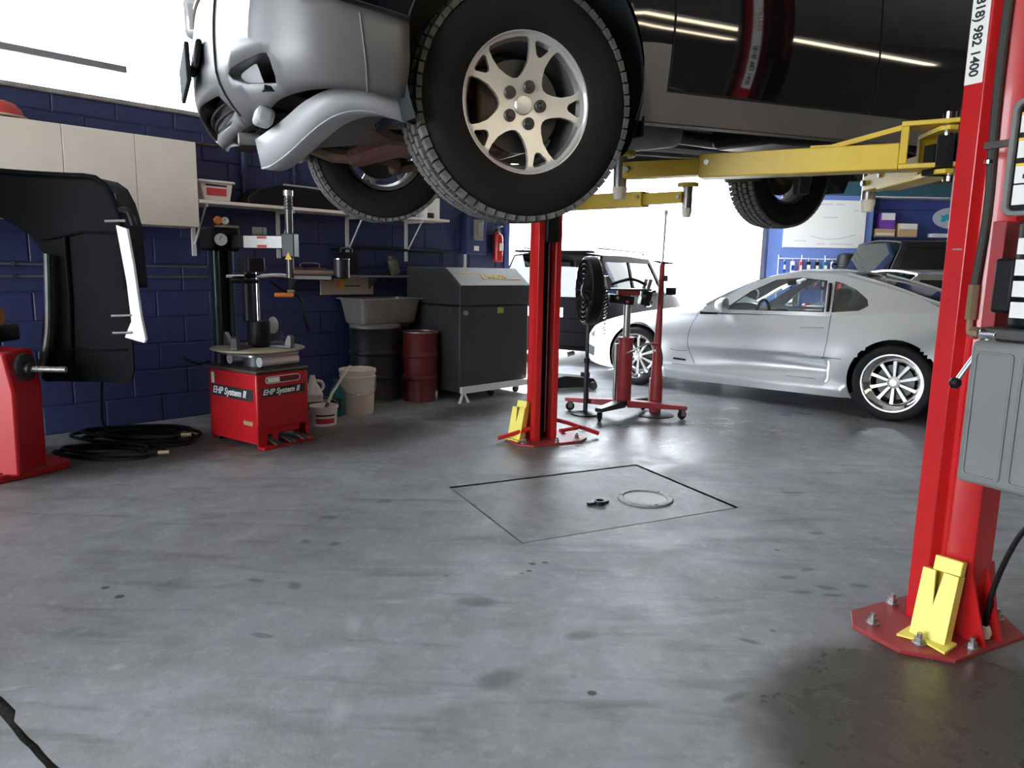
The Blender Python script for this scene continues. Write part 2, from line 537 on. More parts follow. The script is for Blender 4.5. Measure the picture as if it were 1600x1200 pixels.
PLATE = mat('dark_worn_plate', (0.20, 0.20, 0.205), 0.5, var=0.3, vscale=5, dirt=(0.09, 0.088, 0.085), dscale=11, damt=0.8, spec=0.4, bump=0.12, bscale=30)
BLUE = mat('blue_wall_paint', (0.028, 0.037, 0.118), 0.5, var=0.14, vscale=2.5, dirt=(0.013, 0.019, 0.05), dscale=2.0, damt=0.45, bump=0.12, bscale=60)
BLUEL = mat('lit_blue_wall', (0.16, 0.25, 0.60), 0.55, var=0.06, vscale=1.5)  # paler copy of the wall blue, bright light on the pier painted in
BLUEM = mat('mid_blue_wall_paint', (0.05, 0.08, 0.30), 0.55, var=0.10, vscale=1.5)
TEALW = mat('teal_wall_paint', (0.03, 0.10, 0.14), 0.6, var=0.10)
GREYW = mat('grey_wall', (0.30, 0.30, 0.31), 0.8, var=0.1)
CEIL = mat('ceiling_boards', (0.45, 0.44, 0.42), 0.8, var=0.08)
TRIM = mat('white_trim_paint', (0.75, 0.75, 0.74), 0.5, var=0.04)
BROWN = mat('brown_backing', (0.06, 0.04, 0.03), 0.8, var=0.1)
YARD = mat('outdoor_concrete', (0.50, 0.48, 0.44), 0.85, var=0.1, vscale=0.8)

Bc, Cc, Dc, Ec, Fc = (-8.6, -0.62), (1.2, -8.6), (10.0, -1.2), (10.0, 12.55), (4.4, 12.8)
JA = wpt(3.57); JB = wpt(10.0)
pc = Vector((0.43, 3.755)); pu = Vector((math.cos(LA), math.sin(LA))); pv = Vector((-math.sin(LA), math.cos(LA)))
def prect(hx, hy):
    return [tuple(pc + pu * a * hx + pv * c * hy) for a, c in ((-1, -1), (1, -1), (1, 1), (-1, 1))]
# expansion joint in the lower left corner, with chipped edges
ja_ = Vector(pix_floor(-2, 1108)); jb_ = Vector(pix_floor(84, 1203)); jdir = (jb_ - ja_).normalized()
j0 = ja_ - jdir * 3.2; j1 = jb_ + jdir * 2.5
jd = (j1 - j0).normalized(); jn = Vector((-jd.y, jd.x)); jl = (j1 - j0).length
up = []; dn = []
for i in range(121):
    p = j0 + jd * (jl * i / 120)
    up.append(tuple(p + jn * (0.007 + random.random() * 0.006 + (0.018 if i in (62, 63, 64) else 0))))
    dn.append(tuple(p - jn * (0.007 + random.random() * 0.005)))
joint = up + dn[::-1]
Bo = (Bc[0] + WN.x * 0.2, Bc[1] + WN.y * 0.2); Fo = tuple((wpt(10.4, -0.2))[:2])
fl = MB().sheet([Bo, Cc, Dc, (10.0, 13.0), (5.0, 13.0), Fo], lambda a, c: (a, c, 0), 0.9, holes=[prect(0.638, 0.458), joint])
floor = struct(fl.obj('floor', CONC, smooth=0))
struct(MB().bx(-0.75, 0.75, -0.56, 0.56, -0.09, -0.06).obj('pit_edge', BLACKM, floor, loc=(pc.x, pc.y, 0), rot=(0, 0, LA)))
gm = MB(); ja = math.atan2(jd.y, jd.x)
gm.box((j0.x + jd.x * jl / 2, j0.y + jd.y * jl / 2, -0.03), (jl + 0.1, 0.08, 0.02), (0, 0, ja))
gm.obj('joint_filler', mat('joint_dirt', (0.05, 0.045, 0.04), 0.9, var=0.4, vscale=40, bump=0.4), floor)
struct(MB().bx(-60, 60, -60, 60, -0.14, -0.12).obj('ground_outside', YARD, None, smooth=0))

# pit cover plate with its ring
pit = thing('pit_cover', 'dark rectangular cover plate set flush into the concrete floor', 'floor hatch', (pc.x, pc.y, 0), LA)
MB().bx(-0.625, 0.625, -0.445, 0.445, -0.05, -0.003).obj('plate', PLATE, pit, bevel=0.004)
rg = MB().lathe([(0.150, -0.004), (0.150, 0.004), (0.146, 0.007), (0.122, 0.007), (0.116, 0.002), (0.116, -0.004)], n=48)
rc = Vector(pix_floor(1008, 778)) - Vector((pc.x, pc.y)); rcl = (rc.dot(Vector((pu.x, pu.y))), rc.dot(Vector((pv.x, pv.y))))
ring = rg.obj('ring', mat('dirty_ring', (0.33, 0.325, 0.31), 0.6, metal=0.3, var=0.3, vscale=25), pit, loc=(rcl[0], rcl[1], 0)); ring['label'] = 'worn bare steel ring'
MB().lathe([(0.0, 0.001), (0.115, 0.001), (0.115, -0.004)], n=40).obj('lid', DSTEEL, pit, loc=(rcl[0], rcl[1], 0))
for a in (20, 140, 260):
    MB().cyl((rcl[0] + 0.133 * math.cos(math.radians(a)), rcl[1] + 0.133 * math.sin(math.radians(a)), 0.004),
             (rcl[0] + 0.133 * math.cos(math.radians(a)), rcl[1] + 0.133 * math.sin(math.radians(a)), 0.010), 0.008, n=10).obj('bolt', DSTEEL, pit)
# small clamp lying on the plate
cx, cy = pix_floor(937, 787)
cl = thing('hose_clamp', 'small black clamp lying on the dark cover plate', 'clamp', (cx, cy, -0.003), 0.3)
MB().lathe([(0.030, 0.0), (0.030, 0.022), (0.022, 0.022), (0.022, 0.0), (0.030, 0.0)], n=20).obj('band', BLACKM, cl)
MB().box((-0.045, 0, 0.008), (0.05, 0.022, 0.014)).obj('ear', BLACKM, cl, bevel=0.002)
MB().box((0.04, 0.012, 0.006), (0.04, 0.014, 0.010), (0, 0, 0.4)).obj('ear', BLACKM, cl, bevel=0.002)

# ---- left block wall
H = 3.9; SILL = 2.32
WT0, WT1 = -8.7, 3.57
wallL = MB()
win = [(-5.5, SILL), (1.9, SILL), (1.9, 3.55), (-5.5, 3.55)]
wallL.sheet([(WT0, 0), (WT1, 0), (WT1, H), (WT0, H)], lambda a, c: (a, 0.009, c), 1.2, thick=0.19, holes=[win], inward=(0, 1, 0))
def wall_block_mat():
    return BLUE
wl = struct(wallL.obj('wall_left', BLUE, None, smooth=0, loc=W0, rot=(0, 0, WA)))
blk = {}
def block_mesh(w, h):
    k = (round(w, 3), round(h, 3))
    if k not in blk:
        b = MB(); hw, hh = w / 2, h / 2; c = 0.006
        o = [(-hw, -hh), (hw, -hh), (hw, hh), (-hw, hh)]; i = [(-hw + c, -hh + c), (hw - c, -hh + c), (hw - c, hh - c), (-hw + c, hh - c)]
        b.add([(x, 0.0095, z) for x, z in o] + [(x, 0.004, z) for x, z in o] + [(x, 0.0, z) for x, z in i],
              [(0, 1, 5, 4), (1, 2, 6, 5), (2, 3, 7, 6), (3, 0, 4, 7), (4, 5, 9, 8), (5, 6, 10, 9), (6, 7, 11, 10), (7, 4, 8, 11), (8, 9, 10, 11)])
        me = bpy.data.meshes.new('block'); me.from_pydata(b.v, [], b.f); me.materials.append(BLUE)
        blk[k] = me
    return blk[k]
z = 0.0; row = 0
while z < SILL - 0.01:
    h = min(0.2, SILL - z)
    t = -3.0 - (0.2 if row % 2 else 0.0)
    while t < WT1 - 0.001:
        w = min(0.4, WT1 - t)
        o = bpy.data.objects.new('block', block_mesh(w - 0.007, h - 0.007)); COL.objects.link(o)
        o.parent = wl; o.location = (t + w / 2, random.uniform(-0.0012, 0.0012), z + h / 2)
        t += 0.4
    z += 0.2; row += 1
# sill, window frame, panes
struct(MB().bx(-5.6, 2.0, -0.025, 0.21, SILL, SILL + 0.03).obj('trim_1', mat('weathered_sill', (0.30, 0.28, 0.25), 0.8, var=0.3, vscale=12), None, bevel=0.004, loc=W0, rot=(0, 0, WA)))
w1 = struct(bpy.data.objects.new('window_1', None)); COL.objects.link(w1); w1.location = W0; w1.rotation_euler = (0, 0, WA)
f = MB()
f.bx(-5.5, 1.9, 0.06, 0.12, 3.50, 3.55).bx(-5.5, -5.45, 0.06, 0.12, SILL + .03, 3.5).bx(1.85, 1.9, 0.06, 0.12, SILL + .03, 3.5)
f.obj('frame', TRIM, w1)
MB().bx(-5.45, -0.29, 0.05, 0.085, 2.555, 2.60).obj('rail', mat('grey_window_rail', (0.22, 0.22, 0.24), 0.6), w1, bevel=0.004)
PANE = glass_mat('window_glass', (0.97, 0.98, 0.98), alpha=0.0)
for i in range(4):
    x0 = -5.45 + 1.825 * i
    MB().bx(x0, x0 + 1.825, 0.10, 0.106, SILL + .03, 3.5).obj('pane', PANE, w1)
# header over the big vehicle door and its jambs
struct(MB().bx(3.57, 10.0, 0.022, 0.2, 3.3, H).obj('wall_door_header', BLUE, None, smooth=0, loc=W0, rot=(0, 0, WA)))
struct(MB().bx(3.52, 3.60, -0.02, 0.24, 0, 3.3).obj('trim_2', BLUEM, None, bevel=0.006, loc=W0, rot=(0, 0, WA)))
d1 = struct(bpy.data.objects.new('door_1', None)); COL.objects.link(d1); d1.location = W0; d1.rotation_euler = (0, 0, WA)
MB().bx(9.78, 9.98, -0.05, 0.25, 0, 3.3).obj('jamb', TRIM, d1, bevel=0.01)
MB().bx(9.70, 9.74, -0.09, -0.03, 0, 3.3).obj('track', mat('grey_track', (0.35, 0.35, 0.4), 0.5, metal=0.4), d1)
MB().bx(3.57, 10.0, 0.10, 0.20, 3.2, 3.32).obj('head_beam', TRIM, d1)
# ---- far right wall: pier with the poster in a blue painted as lit, then the darker wall
wr = MB().bx(4.38, 6.13, 12.62, 13.0, 0, 2.56)
struct(wr.obj('wall_pier', BLUEL, None, smooth=0))
struct(MB().bx(4.38, 10.1, 12.63, 13.0, 2.56, H).obj('wall_upper_back', TEALW, None, smooth=0))
struct(MB().bx(6.13, 10.1, 12.90, 13.05, 0, 2.56).obj('wall_back_right', BLUEM, None, smooth=0))
struct(MB().bx(6.10, 10.1, 12.60, 12.92, 2.545, 2.56).obj('trim_3', TRIM, None, smooth=0))
struct(MB().bx(6.13, 10.1, 12.885, 12.90, 2.36, 2.372).obj('trim_4', BLUE, None, smooth=0))
# ---- walls behind the camera, with the second vehicle door, and the ceiling
def wall_seg(name, p, q, m, door=None, hd=3.3):
    p = Vector((*p, 0)); q = Vector((*q, 0)); L = (q - p).length; a = math.atan2(q.y - p.y, q.x - p.x)
    b = MB()
    if door:
        b.bx(0, door[0], -0.1, 0.1, 0, H).bx(door[1], L, -0.1, 0.1, 0, H).bx(door[0], door[1], -0.1, 0.1, hd, H)
    else:
        b.bx(0, L, -0.1, 0.1, 0, H)
    return struct(b.obj(name, m, None, smooth=0, loc=p, rot=(0, 0, a)))
DARKW = mat('dark_brown_wall', (0.05, 0.042, 0.04), 0.7, var=0.2)
wall_seg('wall_back', Bc, Cc, DARKW, (0.3, 5.3), 3.6)
wall_seg('wall_front', Cc, Dc, DARKW)
wall_seg('wall_right', Dc, Ec, DARKW)
struct(MB().sheet([Bc, Cc, Dc, (10.1, 13.0), (4.4, 13.0)], lambda a, c: (a, c, H), 4.0, thick=0.1, inward=(0, 0, 1)).obj('ceiling', CEIL, None, smooth=0))
EMI = bpy.data.materials.new('fluorescent_tube_glow'); EMI.use_nodes = True
EMI.node_tree.nodes['Principled BSDF'].inputs['Emission Color'].default_value = (1.0, 0.86, 0.60, 1)
EMI.node_tree.nodes['Principled BSDF'].inputs['Emission Strength'].default_value = 4.0
for u_, v_, w_ in ((1.6, -2.0, 'nearest the camera'), (4.3, -2.0, 'right of the camera'), (7.0, -2.0, 'beside the right wall'), (2.4, -3.3, 'behind the camera'), (5.1, -3.3, 'along the front wall')):
    x, y, a = *lpt(u_, v_)[:2], 26
    lt = thing('fluorescent_light', 'long twin tube hanging fluorescent fixture ' + w_, 'light', (x, y, 3.15), math.radians(a), 'ceiling fluorescent fixtures')
    MB().bx(-1.25, 1.25, -0.09, 0.09, -0.07, 0.0).obj('housing', WHITE, lt, bevel=0.005)
    for s in (-1.0, 1.0):
        MB().cyl((s, 0, 0), (s, 0, H - 3.15), .005, n=6).obj('hanger', DSTEEL, lt)
    for s in (-0.045, 0.045):
        MB().cyl((-1.2, s, -0.09), (1.2, s, -0.09), 0.019, n=12).obj('tube', EMI, lt)
# ================================================================== VEHICLES
def own_normals(o, rows, idx):
    """shade a panel with the normals of the whole lofted surface, so that neighbouring panels flow into each other"""
    n = {}
    I, J = len(rows), len(rows[0])
    for (i, j), k in idx.items():
        a = Vector(rows[min(I - 1, i + 1)][j]) - Vector(rows[max(0, i - 1)][j])
        c = Vector(rows[i][min(J - 1, j + 1)]) - Vector(rows[i][max(0, j - 1)])
        v = a.cross(c)
        n[k] = v.normalized() if v.length > 1e-9 else Vector((0, 0, 1))
    me = o.data
    cen = Vector((0, 0, 0.35)); sgn = 0.0
    for k, v in n.items():
        sgn += v.dot(Vector((0, me.vertices[k].co.y, me.vertices[k].co.z - .35)))
    s = 1 if sgn > 0 else -1
    fs = sum(p.normal.dot(n[p.vertices[0]] * s) for p in me.polygons)
    if fs < 0:
        me.flip_normals()
    me.normals_split_custom_set_from_vertices([tuple(n[k] * s) for k in range(len(me.vertices))])

class Car:
    """shell lofted from cross-sections; x runs rearwards from the front axle, z up from the ground, symmetric in y"""
    def __init__(s, root, keys, arches, cabin, NS=16, NT=9, dx=0.035):
        s.root = root; s.k = keys; s.arches = arches; s.cabin = cabin; s.NS = NS; s.NT = NT; s.dx = dx
    def g(s, n, x):
        return interp(s.k[n], x)
    def side_y(s, x, z):
        zb, zw, zs = s.g('zb', x), s.g('zw', x), s.g('zs', x)
        yb, yw, ys = s.g('yb', x), s.g('yw', x), s.g('ys', x)
        if z <= zw:
            t = 0 if zw - zb < 1e-6 else max(0.0, min(1.0, (zw - z) / (zw - zb)))
            return yw - (yw - yb) * t ** 2.2
        t = 0 if zs - zw < 1e-6 else max(0.0, min(1.0, (z - zw) / (zs - zw)))
        y = yw - (yw - ys) * t ** 2.0
        return y
    def body(s, cls, mats, flare=0.0):
        """cls(x,z,row,is_top) -> part name or None (dropped)"""
        x0, x1 = s.k['zs'][0][0], s.k['zs'][-1][0]
        n = int((x1 - x0) / s.dx); xs = [x0 + (x1 - x0) * i / n for i in range(n + 1)]
        for sd in (-1, 1):
            rows = []
            for x in xs:
                zb, zs, zt, ys = s.g('zb', x), s.g('zs', x), s.g('zt', x), s.g('ys', x)
                r = []
                for j in range(s.NS + 1):
                    z = zb + (zs - zb) * j / s.NS; xx = x
                    for (ax, az, R) in s.arches:
                        d = math.hypot(xx - ax, z - az)
                        if abs(d - R) < s.dx * 0.62 and d > 1e-6:
                            q = R / d; xx = ax + (xx - ax) * q; z = az + (z - az) * q
                    y = s.side_y(xx, z)
                    for (ax, az, R) in s.arches:
                        d = math.hypot(xx - ax, z - az)
                        if d < R + 0.14:
                            y += flare * max(0.0, 1 - (d - R) / 0.14) ** 2
                    r.append((xx, sd * y, z))
                for j in range(1, s.NT + 1):
                    a = (PI / 2) * j / s.NT
                    r.append((x, sd * ys * max(0.0, math.cos(a)) ** 0.62 if j < s.NT else 0.0, zs + (zt - zs) * math.sin(a) ** 0.9))
                rows.append(r)
            parts = {}
            for i in range(len(xs) - 1):
                for j in range(s.NS + s.NT):
                    q = [rows[i][j], rows[i + 1][j], rows[i + 1][j + 1], rows[i][j + 1]]
                    cx = sum(p[0] for p in q) / 4; cz = sum(p[2] for p in q) / 4
                    top = j >= s.NS
                    if not top and any(math.hypot(cx - ax, cz - az) < R * 0.995 for ax, az, R in s.arches):
                        continue
                    nm = cls(cx, cz, j, top)
                    if nm is None:
                        continue
                    parts.setdefault(nm, []).append((i, j))
            for nm, fl_ in parts.items():
                b = MB(); idx = {}
                fs = []
                for i, j in fl_:
                    f = []
                    for k in ((i, j), (i + 1, j), (i + 1, j + 1), (i, j + 1)):
                        if k not in idx:
                            idx[k] = len(b.v); b.v.append(rows[k[0]][k[1]])
                        f.append(idx[k])
                    fs.append(tuple(f))
                b.f = fs
                o = b.obj(nm, mats[nm], s.root, smooth=50)
                own_normals(o, rows, idx)
        # end caps front and rear
        for x, nm in ((xs[0], 'nose'), (xs[-1], 'tail')):
            zb, zs, zt = s.g('zb', x), s.g('zs', x), s.g('zt', x)
            o2 = []
            for j in range(s.NS + 1):
                z = zb + (zs - zb) * j / s.NS; o2.append((s.side_y(x, z), z))
            ys = s.g('ys', x)
            for j in range(1, s.NT + 1):
                a = (PI / 2) * j / s.NT
                o2.append((ys * max(0.0, math.cos(a)) ** 0.62 if j < s.NT else 0.0, zs + (zt - zs) * math.sin(a) ** 0.9))
            full = o2 + [(-y, z) for y, z in o2[-2::-1]]
            b = MB(); b.add([(x, y, z) for y, z in full], [tuple(range(len(full)))])
            if 'cap' in mats and not (nm == 'nose' and 'open_nose' in mats):
                b.obj(nm, mats['cap'], s.root)
    def wells(s, depth=0.32, yo=0.0):
        for sd in (-1, 1):
            for ax, az, R in s.arches:
                b = MB(); y1 = s.side_y(ax, az + R * 0.6) - 0.012 + yo
                rows = []
                for y in (y1, y1 - 0.05, y1 - depth):
                    rr = R - 0.002 + (0.0 if y == y1 else 0.02)
                    rows.append([(ax + rr * math.cos(math.radians(a)), sd * y, az + rr * math.sin(math.radians(a))) for a in range(-30, 206, 8)])
                b.grid(rows)
                c = len(rows[-1]); b.add([(ax, sd * (y1 - depth), az)] + rows[-1], [(0, i + 1, i + 2) for i in range(c - 1)])
                b.obj('wheel_arch_liner', LINER, s.root)
    def ribbon(s, name, path, m, w=0.006, out=0.0015, sides=(-1, 1)):
        """thin strip on the body side along an (x,z) path"""
        pts = smooth_path([(p[0], p[1], 0) for p in path], 6)
        for sd in sides:
            up_, dn_ = [], []
            for i, p in enumerate(pts):
                a = pts[max(0, i - 1)]; c = pts[min(len(pts) - 1, i + 1)]
                t = (c - a).normalized(); nx, nz = -t.y, t.x
                for lst, k in ((up_, 0.5), (dn_, -0.5)):
                    x, z = p.x + nx * w * k, p.y + nz * w * k
                    lst.append((x, sd * (s.side_y(x, z) + out), z))
            MB().grid([up_, dn_]).obj(name, m, s.root)

def tyre(parent, r, rr, w, n=56, tread=True, blocks=False, m=None):
    """tyre on axis y centred at 0; rr rim radius"""
    hw = w / 2; sh = 0.018
    prof = [(rr - 0.004, -hw * 0.86), (rr + 0.012, -hw * 0.93), (rr + (r - rr) * 0.55, -hw), (r - sh, -hw * 0.93), (r - 0.006, -hw * 0.83),
            (r, -hw * 0.6), (r, hw * 0.6), (r - 0.006, hw * 0.83), (r - sh, hw * 0.93), (rr + (r - rr) * 0.55, hw), (rr + 0.012, hw * 0.93), (rr - 0.004, hw * 0.86)]
    t = MB().lathe(prof, 'y', n=n).obj('tyre', m or RUBBER, parent, smooth=60)
    if blocks:
        b = MB(); k = 62
        for i in range(k):
            a = 2 * PI * i / k
            for q, (yy, ww, sk) in enumerate(((-0.40, 0.17, 0.5), (-0.20, 0.14, -0.4), (0.0, 0.12, 0.4), (0.20, 0.14, -0.4), (0.40, 0.17, 0.5))):
                aa = a + (q % 2) * PI / k
                rad = r + 0.003 - (0.008 if abs(yy) > 0.3 else 0.0)
                R = Matrix.Rotation(-aa, 3, 'Y') @ Matrix.Rotation(sk * 0.35, 3, 'X')
                b.box(R @ Vector((rad, 0, 0)) + Vector((0, yy * w, 0)), (0.016, ww * w, 0.84 * 2 * PI * r / k), R)
        o = b.obj('tread', TREAD, t, smooth=0); o['kind'] = 'stuff'
        # sidewall ribs near the shoulder
    return t

def brake(parent, r, y):
    MB().lathe([(0.05, y - 0.012), (r, y - 0.012), (r, y + 0.012), (0.05, y + 0.012)], 'y', n=36).obj('brake_disc', DSTEEL, parent)
    MB().box((-r * 0.75, y, 0.02), (0.07, 0.07, 0.16)).obj('brake_caliper', RUST, parent, bevel=0.01)

def suv_wheel(parent, loc, steer, outer):
    """wheel with five forked spokes; outer = -1/+1 the side the face looks to (local y)"""
    h = bpy.data.objects.new('wheel', None); COL.objects.link(h); h.parent = parent; h.location = loc
    h.rotation_euler = (0, 0, steer + (PI if outer > 0 else 0))
    tyre(h, 0.349, 0.213, 0.225, blocks=True)
    R = 0.213
    b = MB()
    b.lathe([(R - 0.016, -0.072), (R - 0.012, -0.086), (R - 0.008, -0.095), (R - 0.002, -0.097), (R + 0.004, -0.092), (R + 0.002, -0.08), (R - 0.01, -0.07), (R - 0.016, -0.072)], 'y', n=64)
    b.obj('rim', ALLOY, h, smooth=40)
    MB().lathe([(R - 0.010, 0.098), (R - 0.014, 0.09), (R - 0.030, 0.085), (R - 0.042, 0.02), (R - 0.030, -0.06), (R - 0.014, -0.074)], 'y', n=56).obj('barrel', mat('dull_wheel_barrel', (0.16, 0.155, 0.15), 0.5, metal=0.5, var=0.2), h, smooth=40)
    holes = []
    for k in range(5):
        a = math.radians(180 + 72 * k)
        shp = [(0.080, 0), (0.084, 0.014), (0.097, 0.031), (0.120, 0.051), (0.150, 0.064), (0.174, 0.069), (0.184, 0.064), (0.190, 0.040), (0.193, 0.0)]
        pts = [(r, t) for r, t in shp] + [(r, -t) for r, t in shp[-2:0:-1]]
        holes.append([(r * math.cos(a) - t * math.sin(a), r * math.sin(a) + t * math.cos(a)) for r, t in pts])
        a = math.radians(144 + 72 * k)
        shp = [(0.146, 0), (0.151, 0.010), (0.180, 0.027), (0.188, 0.024), (0.190, 0.0)]
        pts = [(r, t) for r, t in shp] + [(r, -t) for r, t in shp[-2:0:-1]]
        holes.append([(r * math.cos(a) - t * math.sin(a), r * math.sin(a) + t * math.cos(a)) for r, t in pts])
    def dish(a, c):
        r = math.hypot(a, c)
        return (a, -0.080 + 0.022 * max(0.0, 1 - r / 0.20) ** 0.8 - 0.006 * (r > 0.195), c)
    q_ = 1.0
    holes = [[(a * q_, c * q_) for a, c in h_] for h_ in holes]
    MB().sheet(circ(0, 0, 0.2055, 64), dish, 0.018, thick=0.016, holes=holes, inward=(0, 1, 0)).obj('spokes', ALLOY, h, smooth=35, bevel=0.0015)
    MB().lathe([(0.0, -0.072), (0.026, -0.071), (0.030, -0.066), (0.030, -0.05)], 'y', n=28).obj('hub_cap', ALLOY, h)
    for k in range(5):
        a = math.radians(72 * k)
        x, z = 0.057 * math.cos(a), 0.057 * math.sin(a)
        ln = MB().lathe([(0.019, -0.058), (0.019, -0.069), (0.016, -0.072), (0.0105, -0.072), (0.0105, -0.062)], 'y', n=20).lathe(
            [(0.0, -0.080), (0.008, -0.079), (0.010, -0.074), (0.010, -0.06)], 'y', n=12)
        ln.obj('lug_nut', DSTEEL, h, loc=(x, 0, z))
    brake(h, 0.14, -0.005)
    MB().lathe([(0.0, 0.02), (0.07, 0.02), (0.08, 0.09), (0.0, 0.10)], 'y', n=20).obj('knuckle', RUST, h)
    return h

def mesh_wheel(parent, loc, outer, r=0.32, rr=0.232, w=0.24, lip=0.05, n=10, m=None):
    h = bpy.data.objects.new('wheel', None); COL.objects.link(h); h.parent = parent; h.location = loc
    h.rotation_euler = (0, 0, PI if outer > 0 else 0)
    tyre(h, r, rr, w, n=48)
    hw = w / 2
    MB().lathe([(rr - 0.004, hw * 0.8), (rr - 0.03, hw * 0.7), (rr - lip - 0.004, 0.0), (rr - lip, -hw * 0.42), (rr - lip + 0.004, -hw * 0.48), (rr - 0.012, -hw * 0.74),
                (rr - 0.008, -hw * 0.90), (rr + 0.004, -hw * 0.90), (rr + 0.004, -hw * 0.8)], 'y', n=56).obj('rim', m or CHROME, h, smooth=40)
    y0 = -hw * 0.46
    for k in range(n):
        a = 2 * PI * (k + 0.5) / n
        b = MB(); L = rr - lip + 0.006; i0 = 0.045
        w0, w1 = 0.011, 0.016
        pts = [(i0, -w0, y0 + 0.012), (i0, w0, y0 + 0.012), (L, w1, y0), (L, -w1, y0)]
        P = []
        for dy in (0, 0.022):
            for q, t, y in pts:
                P.append((q * math.cos(a) - t * math.sin(a), y + dy, q * math.sin(a) + t * math.cos(a)))
        b.add(P, [(0, 1, 2, 3), (7, 6, 5, 4), (0, 4, 5, 1), (1, 5, 6, 2), (2, 6, 7, 3), (3, 7, 4, 0)])
        b.obj('spoke', ALLOY, h, smooth=0, bevel=0.003)
    for k in range(24):
        a = 2 * PI * k / 24; q = rr - lip + 0.008
        MB().cyl((q * math.cos(a), y0 - 0.006, q * math.sin(a)), (q * math.cos(a), y0 + 0.006, q * math.sin(a)), 0.0045, n=6).obj('rim_bolt', STEEL, h)
    MB().lathe([(0.0, y0 - 0.012), (0.028, y0 - 0.010), (0.034, y0), (0.052, y0 + 0.006), (0.056, y0 + 0.03), (0.0, y0 + 0.03)], 'y', n=24).obj('hub', ALLOY, h)
    MB().lathe([(0.04, 0.0), (0.15, 0.0), (0.15, 0.02), (0.04, 0.02)], 'y', n=30).obj('brake_disc', DSTEEL, h)
    return h

def plain_wheel(parent, loc, outer, r=0.33, rr=0.20, w=0.2, m=None):
    h = bpy.data.objects.new('wheel', None); COL.objects.link(h); h.parent = parent; h.location = loc
    h.rotation_euler = (0, 0, PI if outer > 0 else 0)
    tyre(h, r, rr, w, n=36)
    MB().lathe([(rr, w * 0.4), (rr - 0.02, 0.0), (rr - 0.02, -w * 0.25), (rr - 0.006, -w * 0.42), (rr + 0.002, -w * 0.42)], 'y', n=36).obj('rim', m or ALLOY, h)
    for k in range(6):
        a = 2 * PI * k / 6
        MB().box((0.11 * math.cos(a), -w * 0.25, 0.11 * math.sin(a)), (0.16, 0.02, 0.045), Matrix.Rotation(-a, 3, 'Y')).obj('spoke', m or ALLOY, h, bevel=0.004)
    MB().lathe([(0.0, -w * 0.32), (0.05, -w * 0.30), (0.06, -w * 0.18)], 'y', n=20).obj('hub', m or ALLOY, h)
    return h

def greenhouse(root, side_poly, wins, ybelt, tumble, zb, m, roof, gm, frame=BLACK, glassnames='side_glass', roofcrown=0.05):
    """cabin sides as sheets with window holes; y(x,z) leans in by tumble above zb(x)"""
    def fy(sd):
        return lambda x, z: (x, sd * (ybelt(x) - tumble(z - zb(x))), z)
    for sd in (-1, 1):
        MB().sheet(side_poly, fy(sd), 0.07, thick=0.035, holes=wins, inward=(0, -sd, 0)).obj('cabin_side', m, root, smooth=40)
        for wn_ in wins:
            g = lambda x, z, q=fy(sd), s_=sd: (q(x, z)[0], q(x, z)[1] - s_ * 0.014, z)
            MB().sheet(wn_, g, 0.08, thick=0.004, inward=(0, -sd, 0)).obj(glassnames, gm, root, smooth=60)
    # roof between x0..x1 following edge z(x)
    x0, x1, ze = roof
    n = 18; rows = []
    for i in range(n + 1):
        x = x0 + (x1 - x0) * i / n; z = ze(x); ye = ybelt(x) - tumble(z - zb(x))
        rows.append([(x, ye * math.sin(PI / 2 * k / 8) if True else 0, z + roofcrown * (1 - (math.sin(PI / 2 * abs(k) / 8)) ** 2)) for k in range(-8, 9)])
    o = MB().grid(rows).obj('roof', m, root, smooth=60)
    sol = o.modifiers.new('skin', 'SOLIDIFY'); sol.thickness = 0.03; sol.offset = -1
    return fy

def screen_glass(root, name, p, q, m, bow=0.10, n=10):
    """curved glass between two (x, half-width, z) edges"""
    rows = []
    for i in range(n + 1):
        t = i / n
        x = p[0] + (q[0] - p[0]) * t; hw = p[1] + (q[1] - p[1]) * t; z = p[2] + (q[2] - p[2]) * t + 0.02 * math.sin(PI * t)
        sgn = -1 if q[0] > p[0] else 1
        rows.append([(x + sgn * bow * (1 - (k / 8) ** 2) , hw * k / 8, z) for k in range(-8, 9)])
    o = MB().grid(rows).obj(name, m, root, smooth=60)
    return o

def seat(root, x, y, zf, m):
    MB().box((x, y, zf + 0.10), (0.46, 0.46, 0.18)).obj('seat_cushion', m, root, bevel=0.05)
    MB().box((x + 0.26, y, zf + 0.40), (0.14, 0.44, 0.56), (0, 0.3, 0)).obj('seat_back', m, root, bevel=0.05)
    MB().box((x + 0.37, y, zf + 0.74), (0.09, 0.24, 0.15), (0, 0.3, 0)).obj('headrest', m, root, bevel=0.03)
